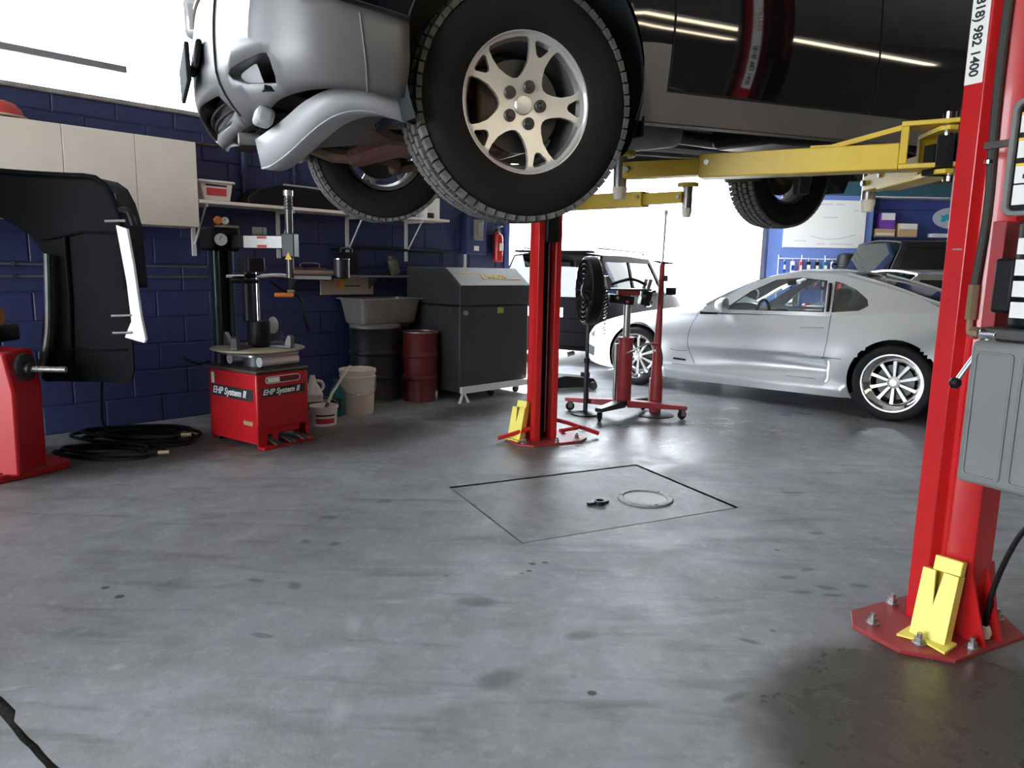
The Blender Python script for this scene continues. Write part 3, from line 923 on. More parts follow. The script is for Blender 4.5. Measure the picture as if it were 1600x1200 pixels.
# ------------------------------------------------------------------ the SUV on the lift
ROLLS, PITS = math.radians(2.9), math.radians(-1.7)
suv = thing('suv', 'dark SUV with grey lower trim raised on the two post lift', 'car')
RS = Euler((ROLLS, PITS, LA)).to_matrix()
suv.rotation_euler = (ROLLS, PITS, LA)
suv.location = Vector((0.04, 2.42, 1.72)) - RS @ Vector((0, -0.79, 0.28))
SK = dict(zb=[(-.88, .26), (3.6, .26)], zw=[(-.88, .6), (3.6, .62)],
          zs=[(-.88, .86), (-.6, .93), (0, .99), (.5, 1.02), (3.3, 1.06), (3.6, 1.0)],
          zt=[(-.88, .90), (-.5, 1.02), (.3, 1.10), (.55, 1.13), (3.3, 1.12), (3.6, 1.02)],
          ys=[(-.88, .66), (-.7, .76), (-.4, .84), (.3, .87), (2.8, .86), (3.4, .80), (3.6, .70)],
          yw=[(-.88, .69), (-.7, .81), (-.45, .905), (0, .925), (2.8, .925), (3.3, .89), (3.6, .74)],
          yb=[(-.88, .66), (-.7, .78), (-.45, .88), (.4, .885), (2.4, .885), (3.3, .82), (3.6, .70)])
SA = [(-.05, .36, .405), (2.72, .37, .405)]
car = Car(suv, SK, SA, (.6, 3.4))
def suv_cls(x, z, row, top):
    if top:
        return 'hood' if x < .55 else ('tailgate_deck' if x > 3.35 else None)
    if x < -.43:
        return None if z < .43 else 'front_fender'
    if z < .36:
        return 'sill_cladding' if x < 3.2 else 'rear_bumper'
    if x < .455:
        return 'fender_cladding' if (z < .50 and x > .2) else 'front_fender'
    if x < 1.42:
        return 'front_door'
    if x < 2.50 and not (x > 2.30 and z < .8):
        return 'rear_door'
    if z < .62 and x > 3.1:
        return 'rear_bumper'
    return 'quarter_panel'
car.body(suv_cls, dict(hood=SUVBLK, tailgate_deck=SUVBLK, front_fender=SUVBLK, sill_cladding=GREYP, rear_bumper=GREYP,
                       fender_cladding=GREYP, front_door=SUVBLK, rear_door=SUVBLK, quarter_panel=SUVBLK, cap=SUVBLK, open_nose=SUVBLK))
MB().box((-.83, 0, .745), (.03, 1.10, .21)).obj('front_grille', MATTE, suv, bevel=0.02)
for z in (.69, .745, .80):
    MB().cyl((-.85, -.50, z), (-.85, .50, z), .012, n=8).obj('grille_slat', CHROME, suv)
car.wells(0.34)
car.ribbon('door_seam', [(.455, 1.02), (.455, .7), (.455, .37)], MATTE, 0.007)
car.ribbon('door_seam', [(1.42, 1.03), (1.42, .7), (1.44, .37)], MATTE, 0.007)
car.ribbon('door_seam', [(2.50, 1.04), (2.48, .8), (2.36, .60), (2.26, .37)], MATTE, 0.007)
car.ribbon('cladding_seam', [(.455, .358), (1.4, .358), (2.3, .358)], MATTE, 0.008)
# upper cabin
def suv_yb(x): return interp([(.3, .86), (1.0, .87), (2.8, .86), (3.5, .78)], x)
greenhouse(suv, [(.62, 1.02), (3.55, 1.05), (3.36, 1.40), (3.2, 1.62), (2.2, 1.69), (1.45, 1.66), (1.28, 1.60)],
           [[(.98, 1.07), (1.46, 1.07), (1.46, 1.60), (1.36, 1.57)], [(1.56, 1.07), (2.40, 1.08), (2.38, 1.62), (1.56, 1.61)],
            [(2.52, 1.09), (3.26, 1.10), (3.08, 1.56), (2.50, 1.61)]],
           suv_yb, lambda h: max(0, h) * 0.24, lambda x: 1.02, SUVBLK,
           (1.26, 3.22, lambda x: interp([(1.26, 1.59), (1.5, 1.665), (2.2, 1.69), (3.22, 1.61)], x)), GLASSD)
screen_glass(suv, 'windscreen', (.58, .74, 1.10), (1.27, .68, 1.60), GLASSD)
screen_glass(suv, 'rear_glass', (3.56, .70, 1.08), (3.22, .66, 1.61), GLASSD)
MB().box((3.61, 0, .82), (0.03, 1.38, .5)).obj('tailgate', SUVBLK, suv, bevel=0.02)
for sd in (-1, 1):
    MB().box((3.55, sd * .70, .92), (0.12, .16, .34)).obj('tail_lamp', mat('tail_lamp_red', (0.4, 0.01, 0.01), 0.1), suv, bevel=0.03)
    MB().box((-.80, sd * .62, .74), (0.22, .26, .16), (0, 0, sd * -.35)).obj('headlamp', mat('lamp_lens', (0.6, 0.62, 0.64), 0.08, metal=0.4), suv, bevel=0.03)
    MB().box((.72, sd * 1.0, 1.12), (0.12, .16, .15)).obj('door_mirror', SUVBLK, suv, bevel=0.03)
    for x in (1.22, 2.24):
        MB().tube(smooth_path([(x - .09, sd * (car.side_y(x, .86) + .004), .86), (x - .05, sd * (car.side_y(x, .86) + .035), .86), (x + .05, sd * (car.side_y(x, .86) + .035), .86), (x + .09, sd * (car.side_y(x, .86) + .004), .86)], 4), 0.011).obj('door_handle', SUVBLK, suv)
# --- wrap-around front bumper
plan = [(-.445, -.925), (-.53, -.928), (-.62, -.915), (-.70, -.885), (-.765, -.83), (-.815, -.75), (-.86, -.64), (-.895, -.50), (-.925, -.30), (-.94, 0)]
plan = plan + [(x, -y) for x, y in plan[-2::-1]]
pp = smooth_path([(x, y, 0) for x, y in plan], 8)
acc = [0.0]
for i in range(1, len(pp)):
    acc.append(acc[-1] + (pp[i] - pp[i - 1]).length)
AL = acc[-1]
def plan_at(a):
    a = max(0, min(AL, a)); i = 0
    while i < len(acc) - 2 and acc[i + 1] < a:
        i += 1
    t = (a - acc[i]) / max(1e-9, acc[i + 1] - acc[i]); p = pp[i].lerp(pp[i + 1], t)
    t0 = pp[max(0, i - 1)]; t1 = pp[min(len(pp) - 1, i + 2)]; d = (t1 - t0).normalized()
    return p, Vector((-d.y, d.x, 0))
sgn = 1 if plan_at(0.05)[1].y < 0 else -1
def bump_fn(off=0.0):
    def fn(a, z):
        p, n = plan_at(a); n = n * sgn
        tuck = 0.085 * (max(0.0, .37 - z) / .16) ** 1.8 + 0.02 * (max(0.0, z - .42) / .2) ** 2
        q = p + n * (off - tuck)
        return (q.x, q.y, z)
    return fn
HA = AL / 2
def arc_of(l):   # arc length at lateral position -l on the near side
    best = min(range(len(pp) // 2 + 1), key=lambda i: abs(pp[i].y + l)); return acc[best]
zl = [(0, .262), (.20, .272), (.40, .255), (.60, .215), (HA, .190)]
zh = [(0, .455), (.18, .485), (.40, .56), (.60, .62), (HA, .64)]
out = []
k = 60
for i in range(k + 1):
    a = AL * i / k; out.append((a, interp(zl, min(a, AL - a))))
for i in range(k, -1, -1):
    a = AL * i / k; out.append((a, interp(zh, min(a, AL - a))))
f0, f1 = arc_of(.79), arc_of(.56)
fog = [(f0 + .012, .288), (f0 + .002, .305), (f0 + .004, .345), (f0 + .014, .364), (f0 + .04, .366), (f1 - .03, .350), (f1, .338), (f1 - .02, .322), (f1 - .10, .300)]
fog2 = [(AL - a, z) for a, z in fog]
low = [(HA - .46, .245), (HA - .30, .225), (HA + .30, .225), (HA + .46, .245), (HA + .40, .300), (HA, .315), (HA - .40, .300)]
MB().sheet(out, bump_fn(0.006), 0.035, thick=0.0, holes=[fog, fog2, low]).obj('front_bumper', GREYP, suv, smooth=60).modifiers.new('skin', 'SOLIDIFY').thickness = 0.006
for fg, nm in ((fog, 'near'), (fog2, 'far')):
    rows = []
    for off in (0.004, -0.03, -0.09):
        rows.append([bump_fn(off)(a, z) for a, z in densify(fg, 0.02)] + [bump_fn(off)(*fg[0])])
    MB().grid(rows).obj('fog_lamp_surround', GREYP, suv, smooth=40)
    MB().sheet(fg, bump_fn(-0.085), 0.04).obj('fog_lamp_back', MATTE, suv)
    c = [(a * .55 + .45 * (max(q[0] for q in fg) if nm == 'near' else min(q[0] for q in fg)), .31 + (z - .31) * .8) for a, z in fg]
    MB().sheet(c, bump_fn(-0.03), 0.03).obj('fog_lamp_cover', LGREY, suv, smooth=60)
MB().sheet(low, bump_fn(-0.07), 0.06).obj('lower_grille', mat('grille_mesh_grey', (0.07, 0.07, 0.072), 0.6, var=0.4, vscale=120), suv, smooth=60)
for dz in (.245, .270, .292):
    MB().tube([bump_fn(-0.03)(HA - .40 + .08 * i, dz) for i in range(11)], 0.006, 6).obj('grille_bar', BLACK, suv)
# seam between the bumper corner and its centre
for a in (arc_of(.47), AL - arc_of(.47)):
    MB().tube([bump_fn(0.008)(a + 0.012 * math.sin(i / 12 * 3), .235 + (.60 - .235) * i / 12) for i in range(13)], 0.004, 6).obj('bumper_seam', MATTE, suv)
# crease of the bumper flare near the arch
MB().tube([bump_fn(0.0065)(0.115 + 0.02 * i / 8, .268 + .19 * i / 8) for i in range(9)], 0.0025, 5).obj('flare_seam', mat('seam_grey', (0.16, 0.16, 0.165), 0.6), suv)
MB().tube([bump_fn(0.010)(a, interp(zh, min(a, AL - a)) + .004) for a in [AL * i / 60 for i in range(0, 61)]], 0.007, 6).obj('bumper_top_strip', SUVBLK, suv)
# number plate bracket and tow cover
MB().box((-.975, .0, .42), (.015, .52, .12)).obj('plate_bracket', MATTE, suv, bevel=0.004)
MB().box((-.948, -.20, .44), (.02, .26, .08), (0, .2, 0)).obj('front_sensor_bar', BLACK, suv, bevel=0.01)
# --- hanging light grey valance under the bumper (only the near half is still there)
for sd in (-1,):
    pts = [(-.455, .865, .268, .205), (-.53, .872, .283, .222), (-.60, .858, .286, .225), (-.66, .825, .272, .205), (-.71, .77, .245, .165), (-.755, .69, .205, .118), (-.795, .60, .175, .085), (-.815, .53, .162, .080)]
    tp = smooth_path([(a, sd * b, c) for a, b, c, d in pts], 5); bt = smooth_path([(a + .015, sd * (b - .012), d) for a, b, c, d in pts], 5)
    inn = [Vector((p.x + .06, p.y * .93, p.z - .002)) for p in bt]
    MB().grid([tp, [a.lerp(b, .5) for a, b in zip(tp, bt)], bt]).obj('valance', LGREY, suv, smooth=60).modifiers.new('skin', 'SOLIDIFY').thickness = 0.005
    MB().grid([bt, inn]).obj('valance_lip', LGREY, suv).modifiers.new('skin', 'SOLIDIFY').thickness = 0.004
    MB().box((-.80, sd * .635, .215), (.05, .10, .05), (0, .3, 0)).obj('tow_eye_cover', LGREY, suv, bevel=0.012)
    MB().cyl((-.86, sd * .50, .165), (-.80, sd * .50, .165), .018, n=12).obj('tow_hook', STEEL, suv)
    MB().box((-.70, sd * .62, .265), (.22, .26, .012), (0, .15, 0)).obj('splash_shelf', BLACK, suv)
MB().bx(-.78, -.55, -.42, .42, .205, .213).obj('front_undertray', BLACK, suv)
MB().box((-.84, 0, .30), (.02, .8, .14)).obj('radiator', mat('radiator_grey', (0.12, 0.12, 0.12), 0.6, var=0.3, vscale=80), suv)
# --- underside
MB().grid([[(-.66, -.70, .225), (-.48, -.74, .235), (-.30, -.68, .245)], [(-.66, -.40, .19), (-.46, -.44, .215), (-.26, -.42, .235)], [(-.64, -.10, .175), (-.44, -.12, .20), (-.24, -.12, .225)]]).obj('undercover', DUSTY, suv, smooth=60)
MB().box((-.50, -.58, .232), (.16, .05, .012), (0, -.1, .5)).obj('undercover_rib', DUSTY, suv)
MB().cyl((-.42, -.60, .215), (-.42, -.60, .24), .03, n=14).obj('drain_plug', RUST, suv)
MB().bx(-.30, 3.3, -.72, .72, .44, .47).obj('floor_pan', DUSTY, suv)
for sd in (-1, 1):
    MB().tube([(-.74, sd * .46, .34), (-.45, sd * .46, .34), (-.20, sd * .44, .40), (.25, sd * .46, .37), (.6, sd * .52, .345), (2.1, sd * .52, .345), (2.45, sd * .48, .42), (3.0, sd * .48, .44), (3.4, sd * .48, .40)], .048, 4).obj('frame_rail', DUSTY, suv, smooth=0)
    MB().box((-.42, sd * .60, .265), (.30, .36, .012), (0.0, -.25, 0)).obj('inner_splash_panel', DUSTY, suv)
    MB().box((-.30, sd * .58, .33), (.012, .40, .16), (0, -.2, 0)).obj('splash_wall', DUSTY, suv)
    MB().tube([(-.52, sd * .50, .27), (-.36, sd * .44, .215), (-.22, sd * .42, .21)], [.03, .035, .03], 8).obj('subframe_horn', RUST, suv)
    MB().tube([(-.20, sd * .36, .225), (-.05, sd * .52, .20), (.0, sd * .72, .185)], [.035, .028, .03], 8).obj('lower_control_arm', RUST, suv)
    MB().tube([(.22, sd * .36, .235), (.10, sd * .55, .205), (.0, sd * .72, .185)], [.032, .026, .03], 8).obj('control_arm_strut', RUST, suv)
    MB().tube([(.0, sd * .30, .30), (.0, sd * .50, .29), (.0, sd * .74, .28)], .018, 10).obj('half_shaft', DSTEEL, suv)
    MB().lathe([(.03, 0), (.042, .01), (.032, .02), (.046, .035), (.034, .05), (.05, .065), (.05, .09), (.02, .09)], 'y', c=(0, sd * .42 - .045, .292), n=16).obj('shaft_boot', RUBBER, suv)
    MB().tube([(.14, sd * .30, .27), (.13, sd * .52, .26), (.12, sd * .72, .27)], .010, 8).obj('tie_rod', STEEL, suv)
    MB().cyl((.0, sd * .60, .24), (.03, sd * .54, .66), .032, n=14).obj('damper', DSTEEL, suv)
    MB().tube([(.02 + .06 * math.cos(a * .6) * .9, sd * .57 + .06 * math.sin(a * .6), .32 + .011 * a) for a in range(30)], .009, 6).obj('coil_spring', DSTEEL, suv)
    MB().box((2.72, sd * .60, .22), (.10, .06, .16)).obj('rear_spring_seat', DSTEEL, suv, bevel=0.01)
    MB().tube([(2.0, sd * .50, .33), (2.72, sd * .60, .24)], .024, 8).obj('trailing_arm', DSTEEL, suv)
    MB().box((.375, sd * .80, .245), (.012, .18, .07)).obj('mud_flap', BLACK, suv, bevel=0.01)
fs_ = MB().tube(smooth_path([(-.26, -.44, .215), (-.28, -.30, .205), (-.30, 0, .20), (-.28, .30, .205), (-.26, .44, .215)], 5), .048, 10)
fs_.obj('front_crossmember', MAROON, suv)
MB().tube(smooth_path([(.20, -.42, .235), (.22, 0, .225), (.20, .42, .235)], 5), .042, 10).obj('rear_crossmember', MAROON, suv)
MB().box((-.10, 0, .215), (.34, .50, .03)).obj('skid_plate', MAROON, suv, bevel=0.012)
MB().box((.05, 0, .33), (.55, .42, .18)).obj('engine_sump', DSTEEL, suv, bevel=0.04)
MB().lathe([(.0, -.30), (.10, -.28), (.13, -.1), (.09, .25), (.06, .45), (.0, .46)], 'x', c=(.75, 0, .36), n=20).obj('gearbox', mat('gearbox_alloy', (0.25, 0.25, 0.24), 0.6, metal=0.5, var=0.2), suv)
MB().cyl((1.2, 0, .35), (2.66, .04, .30), .034, n=14).obj('drive_shaft', DSTEEL, suv)
MB().cyl((2.72, -.72, .29), (2.72, .72, .29), .038, n=14).obj('rear_axle', DSTEEL, suv)
MB().lathe([(.0, -.13), (.10, -.10), (.13, 0), (.10, .10), (.0, .13)], 'x', c=(2.72, .04, .29), n=20).obj('differential', DSTEEL, suv)
MB().tube(smooth_path([(.3, .22, .30), (.8, .24, .32), (1.3, .26, .33), (1.8, .30, .33)], 4), .027, 10).obj('exhaust_pipe', STEEL, suv)
MB().box((2.05, .30, .33), (.55, .20, .13)).obj('muffler', STEEL, suv, bevel=0.05)
MB().tube(smooth_path([(2.3, .32, .33), (2.55, .36, .45), (2.9, .40, .45), (3.4, .45, .34), (3.58, .45, .33)], 4), .024, 10).obj('tail_pipe', STEEL, suv)
MB().box((1.75, -.25, .36), (.75, .42, .14)).obj('fuel_tank', BLACK, suv, bevel=0.04)
MB().lathe([(.0, .20), (.2, .20), (.3, .23), (.32, .30), (.3, .37), (.0, .38)], 'z', c=(3.15, 0, 0), n=28).obj('spare_wheel', RUBBER, suv)
for x, y, out_, st in ((-.05, -.79, -1, math.radians(-4)), (-.05, .79, 1, math.radians(-3)), (2.71, -.79, -1, 0), (2.71, .79, 1, 0)):
    suv_wheel(suv, (x, y, .28), st, out_)
# ================================================================== THE LIFT
def fold(path, th, z0, z1):
    """folded sheet: 2-D path with thickness th, extruded in z"""
    P = [Vector(p) for p in path]; n = len(P); inn = []
    for i in range(n):
        d = Vector((0, 0))
        if i > 0: d += (P[i] - P[i - 1]).normalized()
        if i < n - 1: d += (P[i + 1] - P[i]).normalized()
        d.normalize(); inn.append(P[i] + Vector((-d.y, d.x)) * th)
    return MB().prism([tuple(p) for p in P] + [tuple(p) for p in inn[::-1]], z0, z1)
def lift_column(label, loc, rz, near):
    t = thing('lift_column', label, 'car lift', loc, rz, 'posts of the two post lift')
    half = [(-.045, .095), (-.090, .095), (-.090, .030), (-.058, .012), (-.058, -.004), (-.087, -.022), (-.090, -.030), (-.087, -.042), (-.052, -.095)]
    path = half + [(-x, y) for x, y in half[::-1]]
    fold(path, 0.007, 0.014, 3.55).obj('post', RED, t, smooth=30, bevel=0.003)
    pl = [(-.33, -.06), (-.22, -.175), (.15, -.175), (.24, -.06), (.24, .12), (.15, .20), (-.24, .20), (-.33, .12)]
    MB().prism(pl, 0.0, 0.014).obj('base_plate', REDW, t, bevel=0.002)
    for x, y in ((-.255, .10), (-.235, -.06), (-.10, -.15), (.19, -.06), (.19, .12), (-.05, .175)):
        b = MB().cyl((x, y, .014), (x, y, .019), .022, n=20).cyl((x, y, .019), (x, y, .036), .016, n=6).cyl((x, y, .036), (x, y, .052), .009, n=10)
        b.obj('anchor_bolt', STEEL, t)
    for sx in (-1, 1):
        MB().prism([(-.093, .014), (-.17, .014), (-.105, .25), (-.093, .25)], -.004 - .07, .004 - .07, 'x' if False else 'y').obj('gusset', RED, t) if sx < 0 else \
            MB().prism([(.093, .014), (.17, .014), (.105, .25), (.093, .25)], -.074, -.066, 'y').obj('gusset', RED, t)
    MB().prism([(-.095, .014), (-.168, .014), (-.10, .24), (-.095, .24)], .030, .038, 'x').obj('gusset', RED, t)
    MB().prism([(-.095, .014), (-.168, .014), (-.10, .24), (-.095, .24)], -.060, -.052, 'x').obj('gusset', RED, t)
    # yellow sheave cover leaning on the side of the post
    cv = bpy.data.objects.new('sheave_cover', None); COL.objects.link(cv); cv.parent = t
    cv.location = (-.20, -.06, .016) if near else (.21, .0, .016)
    cv.rotation_euler = (0, math.radians(14), math.radians(12)) if near else (0, math.radians(14), PI + math.radians(25))
    MB().sheet([(-.055, 0), (.055, 0), (.055, .235), (.016, .235), (.003, .12), (-.010, .235), (-.055, .235)],
               lambda a, c: (0, a, c), 0.05, thick=0.012, inward=(1, 0, 0)).obj('cover_face', YELB, cv, smooth=20)
    MB().bx(0.012, .055, -.055, -.049, 0, .235).obj('cover_side', YELB, cv)
    MB().bx(0.012, .055, .049, .055, 0, .235).obj('cover_side', YELB, cv)
    MB().bx(0.045, .055, -.049, .049, 0, .235).obj('cover_back', YEL, cv)
    MB().bx(.012, .05, -.055, .03, .235, .285).obj('cover_tab', YELB, cv, bevel=0.003)
    fl_ = MB().prism([(-.045, -.075), (.05, -.075), (.05, .075), (-.045, .075), (-.02, .0)], 0, .008).obj('cover_foot', YELB, cv)
    fl_.rotation_euler = (0, math.radians(-14), 0)
    # carriage riding in the channel
    MB().bx(-.045, .045, -.02, .13, 1.40, 2.02).obj('carriage', BLACKM, t, bevel=0.006)
    for z in (1.46, 1.95):
        MB().bx(-.048, .048, -.03, .085, z, z + .04).obj('slide_block', BLACK, t)
    # chain or cable inside the channel
    for x in (-.03, .035):
        MB().cyl((x, .02, .06), (x, .02, 3.4), .006, n=8).obj('cable', STEEL, t)
    MB().bx(-.046, .046, -.05, -.03, .05, 3.4).obj('channel_liner', mat('channel_dark', (0.05, 0.035, 0.035), 0.5, metal=0.5, var=0.3), t)
    return t
colN = lift_column('red steel lift post nearest the camera with white phone number label', lpt(2.43, 1.455), LA, True)
colF = lift_column('red steel lift post standing further back beside the parts washer', lpt(2.41, 4.475), LA + PI, False)

def lift_arm(col, piv, tip, z0, gus):
    """arm in column-local coordinates: clevis at piv, telescoping tube to tip, screw pad on top"""
    a = bpy.data.objects.new('lift_arm', None); COL.objects.link(a); a.parent = col
    d = Vector(tip) - Vector(piv); L = d.length
    a.location = (piv[0], piv[1], z0); a.rotation_euler = (0, 0, math.atan2(d.y, d.x))
    for z in (0.0, .140):
        MB().prism([(-.055, -.045), (-.03, -.065), (.14, -.055), (.14, .055), (-.03, .065), (-.055, .045)], z - .0, z + .016).obj('clevis_plate', YEL, a, bevel=0.003)
    MB().bx(.115, .14, -.055, .055, .016, .140).obj('clevis_web', YEL, a, bevel=0.003)
    MB().cyl((0, 0, -.02), (0, 0, .185), .022, n=16).obj('pivot_pin', CHROME, a)
    MB().bx(.14, L * .70, -.048, .048, .0, .088).obj('outer_tube', YEL, a, bevel=0.004)
    MB().bx(L * .66, L - .04, -.036, .036, .012, .076).obj('inner_tube', YEL, a, bevel=0.004)
    if gus:
        MB().tube([(.135, 0, .145), (.36, 0, .092), (.43, 0, .092)], .012, 4).obj('brace', YEL, a, smooth=0)
    MB().cyl((L - .06, -.05, .044), (L - .06, .05, .044), .012, n=10).obj('stop_bolt', STEEL, a)
    MB().cyl((L * .70 - .03, -.056, .055), (L * .70 - .03, .056, .055), .010, n=10).obj('lock_bolt', STEEL, a)
    MB().cyl((L - .02, 0, -.035), (L - .02, 0, .10), .028, n=20).obj('screw', STEEL, a)
    MB().lathe([(.0, .10), (.055, .10), (.060, .106), (.060, .122), (.0, .122)], 'z', c=(L - .02, 0, 0), n=24).obj('pad', YEL, a)
    MB().lathe([(.0, -.07), (.022, -.07), (.030, -.035), (.030, -.02), (.0, -.02)], 'z', c=(L - .02, 0, 0), n=16).obj('screw_foot', OFFW, a)
    MB().prism([(-.02, -.07), (.03, -.08), (.03, .08), (-.02, .07)], .0, .10).obj('arm_gear', BLACKM, a)
    return a
piv = (.03, .175)
lift_arm(colN, (-.01, .185), (-.71, 1.13), 1.575, True)
lift_arm(colN, (.01, .175), (.34, .76), 1.555, False)
lift_arm(colF, (.03, .185), (-.37, 1.08), 1.60, False)
lift_arm(colF, (.03, .185), (.65, 1.10), 1.60, False)
# long red bracing tubes at the foot of the far post
MB().tube([(-.10, .05, .15), (-.20, .06, .12), (-.44, .10, .03)], .016, 8).obj('arm_stop_tube', RED, colF)
MB().tube([(-.10, .12, .08), (-.26, .10, .085)], .014, 8).obj('arm_stop_tube', RED, colF)
MB().tube([(.10, .05, .10), (.32, -.02, .03)], .015, 8).obj('arm_stop_tube', RED, colF)
# label on the near post
lb = MB().bx(-.0925, -.0905, .036, .093, 1.815, 2.45).obj('phone_label', PAPER, colN)
lb['label'] = 'white phone number sticker'
RT = Matrix(((0, 0, -1), (0, -1, 0), (-1, 0, 0))).to_euler()
text_obj('label_number', '(818) 982 1400', .040, BLACKP, lb, (-.0928, .068, 2.085), RT, bold=.001)
text_obj('label_name', 'LIFTERS', .040, REDP, lb, (-.0928, .080, 2.30), RT)
text_obj('label_small', 'AUTO LIFT', .024, mat('green_print', (0.25, 0.45, 0.35), 0.6), lb, (-.0928, .046, 2.28), RT)
MB().bx(-.092, -.0905, .040, .070, 1.30, 1.305).obj('scuff', STEEL, colN)
# hydraulic hose up the post, and the power unit hung on its back
hs = tag(MB().tube(smooth_path([(0, 0, 0), (.01, -.004, .25), (0, 0, .6), (.004, 0, 1.2), (0, .0, 1.75)], 6), .013, 10).obj('hydraulic_hose', mat('hose_grey', (0.035, 0.035, 0.032), 0.6), None, loc=lpt(2.322, 1.430, 1.18)),
         'dark hydraulic hose running up the face of the near red post', 'hose')
MB().cyl((0, 0, .38), (0, 0, .39), .0155, n=12).obj('hose_clip', CHROME, hs)
MB().cyl((0, 0, -.10), (0, 0, .01), .017, n=6).obj('ferrule', mat('brass', (0.55, 0.45, 0.28), 0.35, metal=0.8), hs)
MB().tube(smooth_path([(0, 0, -.10), (-.002, -.008, -.14), (-.002, -.04, -.15)], 4), .011, 8).obj('elbow', MATS['brass'], hs)
pu = thing('lift_power_unit', 'grey hydraulic power unit with ribbed tank hung behind the near red post', 'power unit', lpt(2.40, 1.455), LA)
b = MB().bx(-.245, .02, -.40, -.135, .60, 1.03); b.obj('tank', TANK, pu, bevel=0.018, seg=3)
for y0, y1 in ((-.385, -.285), (-.265, -.155)):
    MB().sheet(rrect(y0, y1, .625, 1.0, .012), lambda a, c: (-.2445, a, c), .1, thick=0.006, inward=(-1, 0, 0), holes=[rrect(y0 + .007, y1 - .007, .632, .993, .01)]).obj('tank_rib', TANK, pu, bevel=0.002)
MB().bx(-.21, -.01, -.36, -.15, 1.03, 1.07).obj('pump_flange', DSTEEL, pu, bevel=0.008)
MB().cyl((-.11, -.255, 1.07), (-.11, -.255, 1.375), .088, n=28).obj('motor', BLACK, pu, bevel=0.01)
for z in (1.10, 1.16, 1.22, 1.28):
    MB().bx(-.203, -.197, -.325, -.21, z, z + .045).obj('motor_label', PAPER, pu)
MB().box((-.135, -.165, 1.19), (.08, .06, .16)).obj('capacitor_box', BLACK, pu, bevel=0.01)
MB().lathe([(.0, .0), (.022, .0), (.026, .01), (.026, .03), (.0, .04)], 'x', c=(-.165, -.165, 1.20), n=16).obj('switch', CHROME, pu)
MB().cyl((-.19, -.185, 1.045), (-.19, -.135, 1.045), .024, n=18).obj('valve_body', CHROME, pu, bevel=0.004)
MB().cyl((-.19, -.125, 1.05), (-.19, -.10, 1.05), .016, n=6).obj('valve_nut', MATS['brass'], pu)
MB().cyl((-.215, -.165, 1.035), (-.255, -.115, .905), .0075, n=10).obj('lowering_lever', STEEL, pu)
MB().lathe([(.0, -.017), (.010, -.015), (.017, -.004), (.017, .006), (.010, .016), (.0, .018)], 'z', c=(-.257, -.112, .897), n=18).obj('lever_knob', BLACK, pu)
MB().bx(-.14, -.02, -.135, -.095, .98, 1.38).obj('mount_bracket', REDW, pu, bevel=0.004)
# dark framed panel above the motor
pn = thing('instruction_panel', 'grey framed panel with white instruction labels beside the near post', 'panel', lpt(2.41, 1.455), LA)
MB().bx(-.19, -.165, -.40, -.150, 1.39, 1.71).obj('backing', BLACK, pn, bevel=0.006)
fr = MB()
fr.sheet(rrect(-.402, -.148, 1.388, 1.712, .03), lambda a, c: (-.191, a, c), .2, thick=.02, inward=(-1, 0, 0), holes=[rrect(-.388, -.162, 1.402, 1.697, .02)])
fr.obj('frame', TANK, pn, bevel=0.003)
for i, (z, m2) in enumerate(((1.62, PAPER), (1.55, PAPER), (1.48, PAPER), (1.42, PAPER))):
    s_ = MB().bx(-.196, -.1905, -.38, -.168, z, z + .055).obj('label_strip', m2, pn)
    if i < 3:
        MB().bx(-.197, -.196, -.38, -.168, z + .047, z + .055).obj('label_band', YELP, s_)
        MB().bx(-.197, -.196, -.30, -.19, z + .012, z + .024).obj('label_print', BLACKP, s_)
MB().bx(-.18, -.165, -.155, -.060, 1.59, 1.61).obj("bracket", DSTEEL, pn)
# cable dropping to the base plate
p0 = lpt(2.44, 1.335, .035)
tag(MB().tube(smooth_path([(0, 0, 0), (.012, -.005, .16), (.05, -.03, .34), (.10, -.07, .46), (.16, -.10, .60), (.13, -.12, .74), (.045, -.124, .80)], 6), .0085, 8).obj('power_cable', BLACK, None, loc=p0),
    'thin black cable curving up from the near post base', 'cable')
MB().lathe([(.0, -.02), (.02, -.02), (.024, 0), (.016, .02), (.0, .02)], 'z', n=12).obj('plug', OFFW, bpy.data.objects['power_cable'])
# ================================================================== ALONG THE BLUE WALL
def wthing(name, label, cat, t, off, z=0.0, dr=0.0, group=None):
    return thing(name, label, cat, wpt(t, off, z), WA + dr, group)

# white wall cabinet (local x along the wall, -y into the room)
cab = wthing('wall_cabinet', 'long cream white cabinet with flat doors hung on the blue wall', 'cabinet', 0, 0, 1.475)
MB().bx(-2.60, .03, -.28, -.002, 0, .61).obj('body', CREAM, cab, bevel=0.004)
x = .03
for i in range(6):
    w = .42 if i == 0 else .44
    dd = MB().bx(x - w + .002, x - .002, -.30, -.281, .003, .607).obj('door', CREAM, cab, bevel=0.002)
    x -= w
rb = thing('red_helmet', 'red domed cap lying on top of the white wall cabinet', 'cap', wpt(-1.13, .17, 2.087))
MB().lathe([(.135, .0), (.13, .02), (.118, .055), (.085, .09), (.04, .105), (.0, .108)], n=28).obj('shell', mat('cap_red', (0.55, 0.05, 0.04), 0.4), rb)
MB().lathe([(.138, .0), (.150, .004), (.150, .012), (.13, .016)], n=28).obj('brim', mat('cap_brim', (0.6, 0.42, 0.3), 0.5), rb)

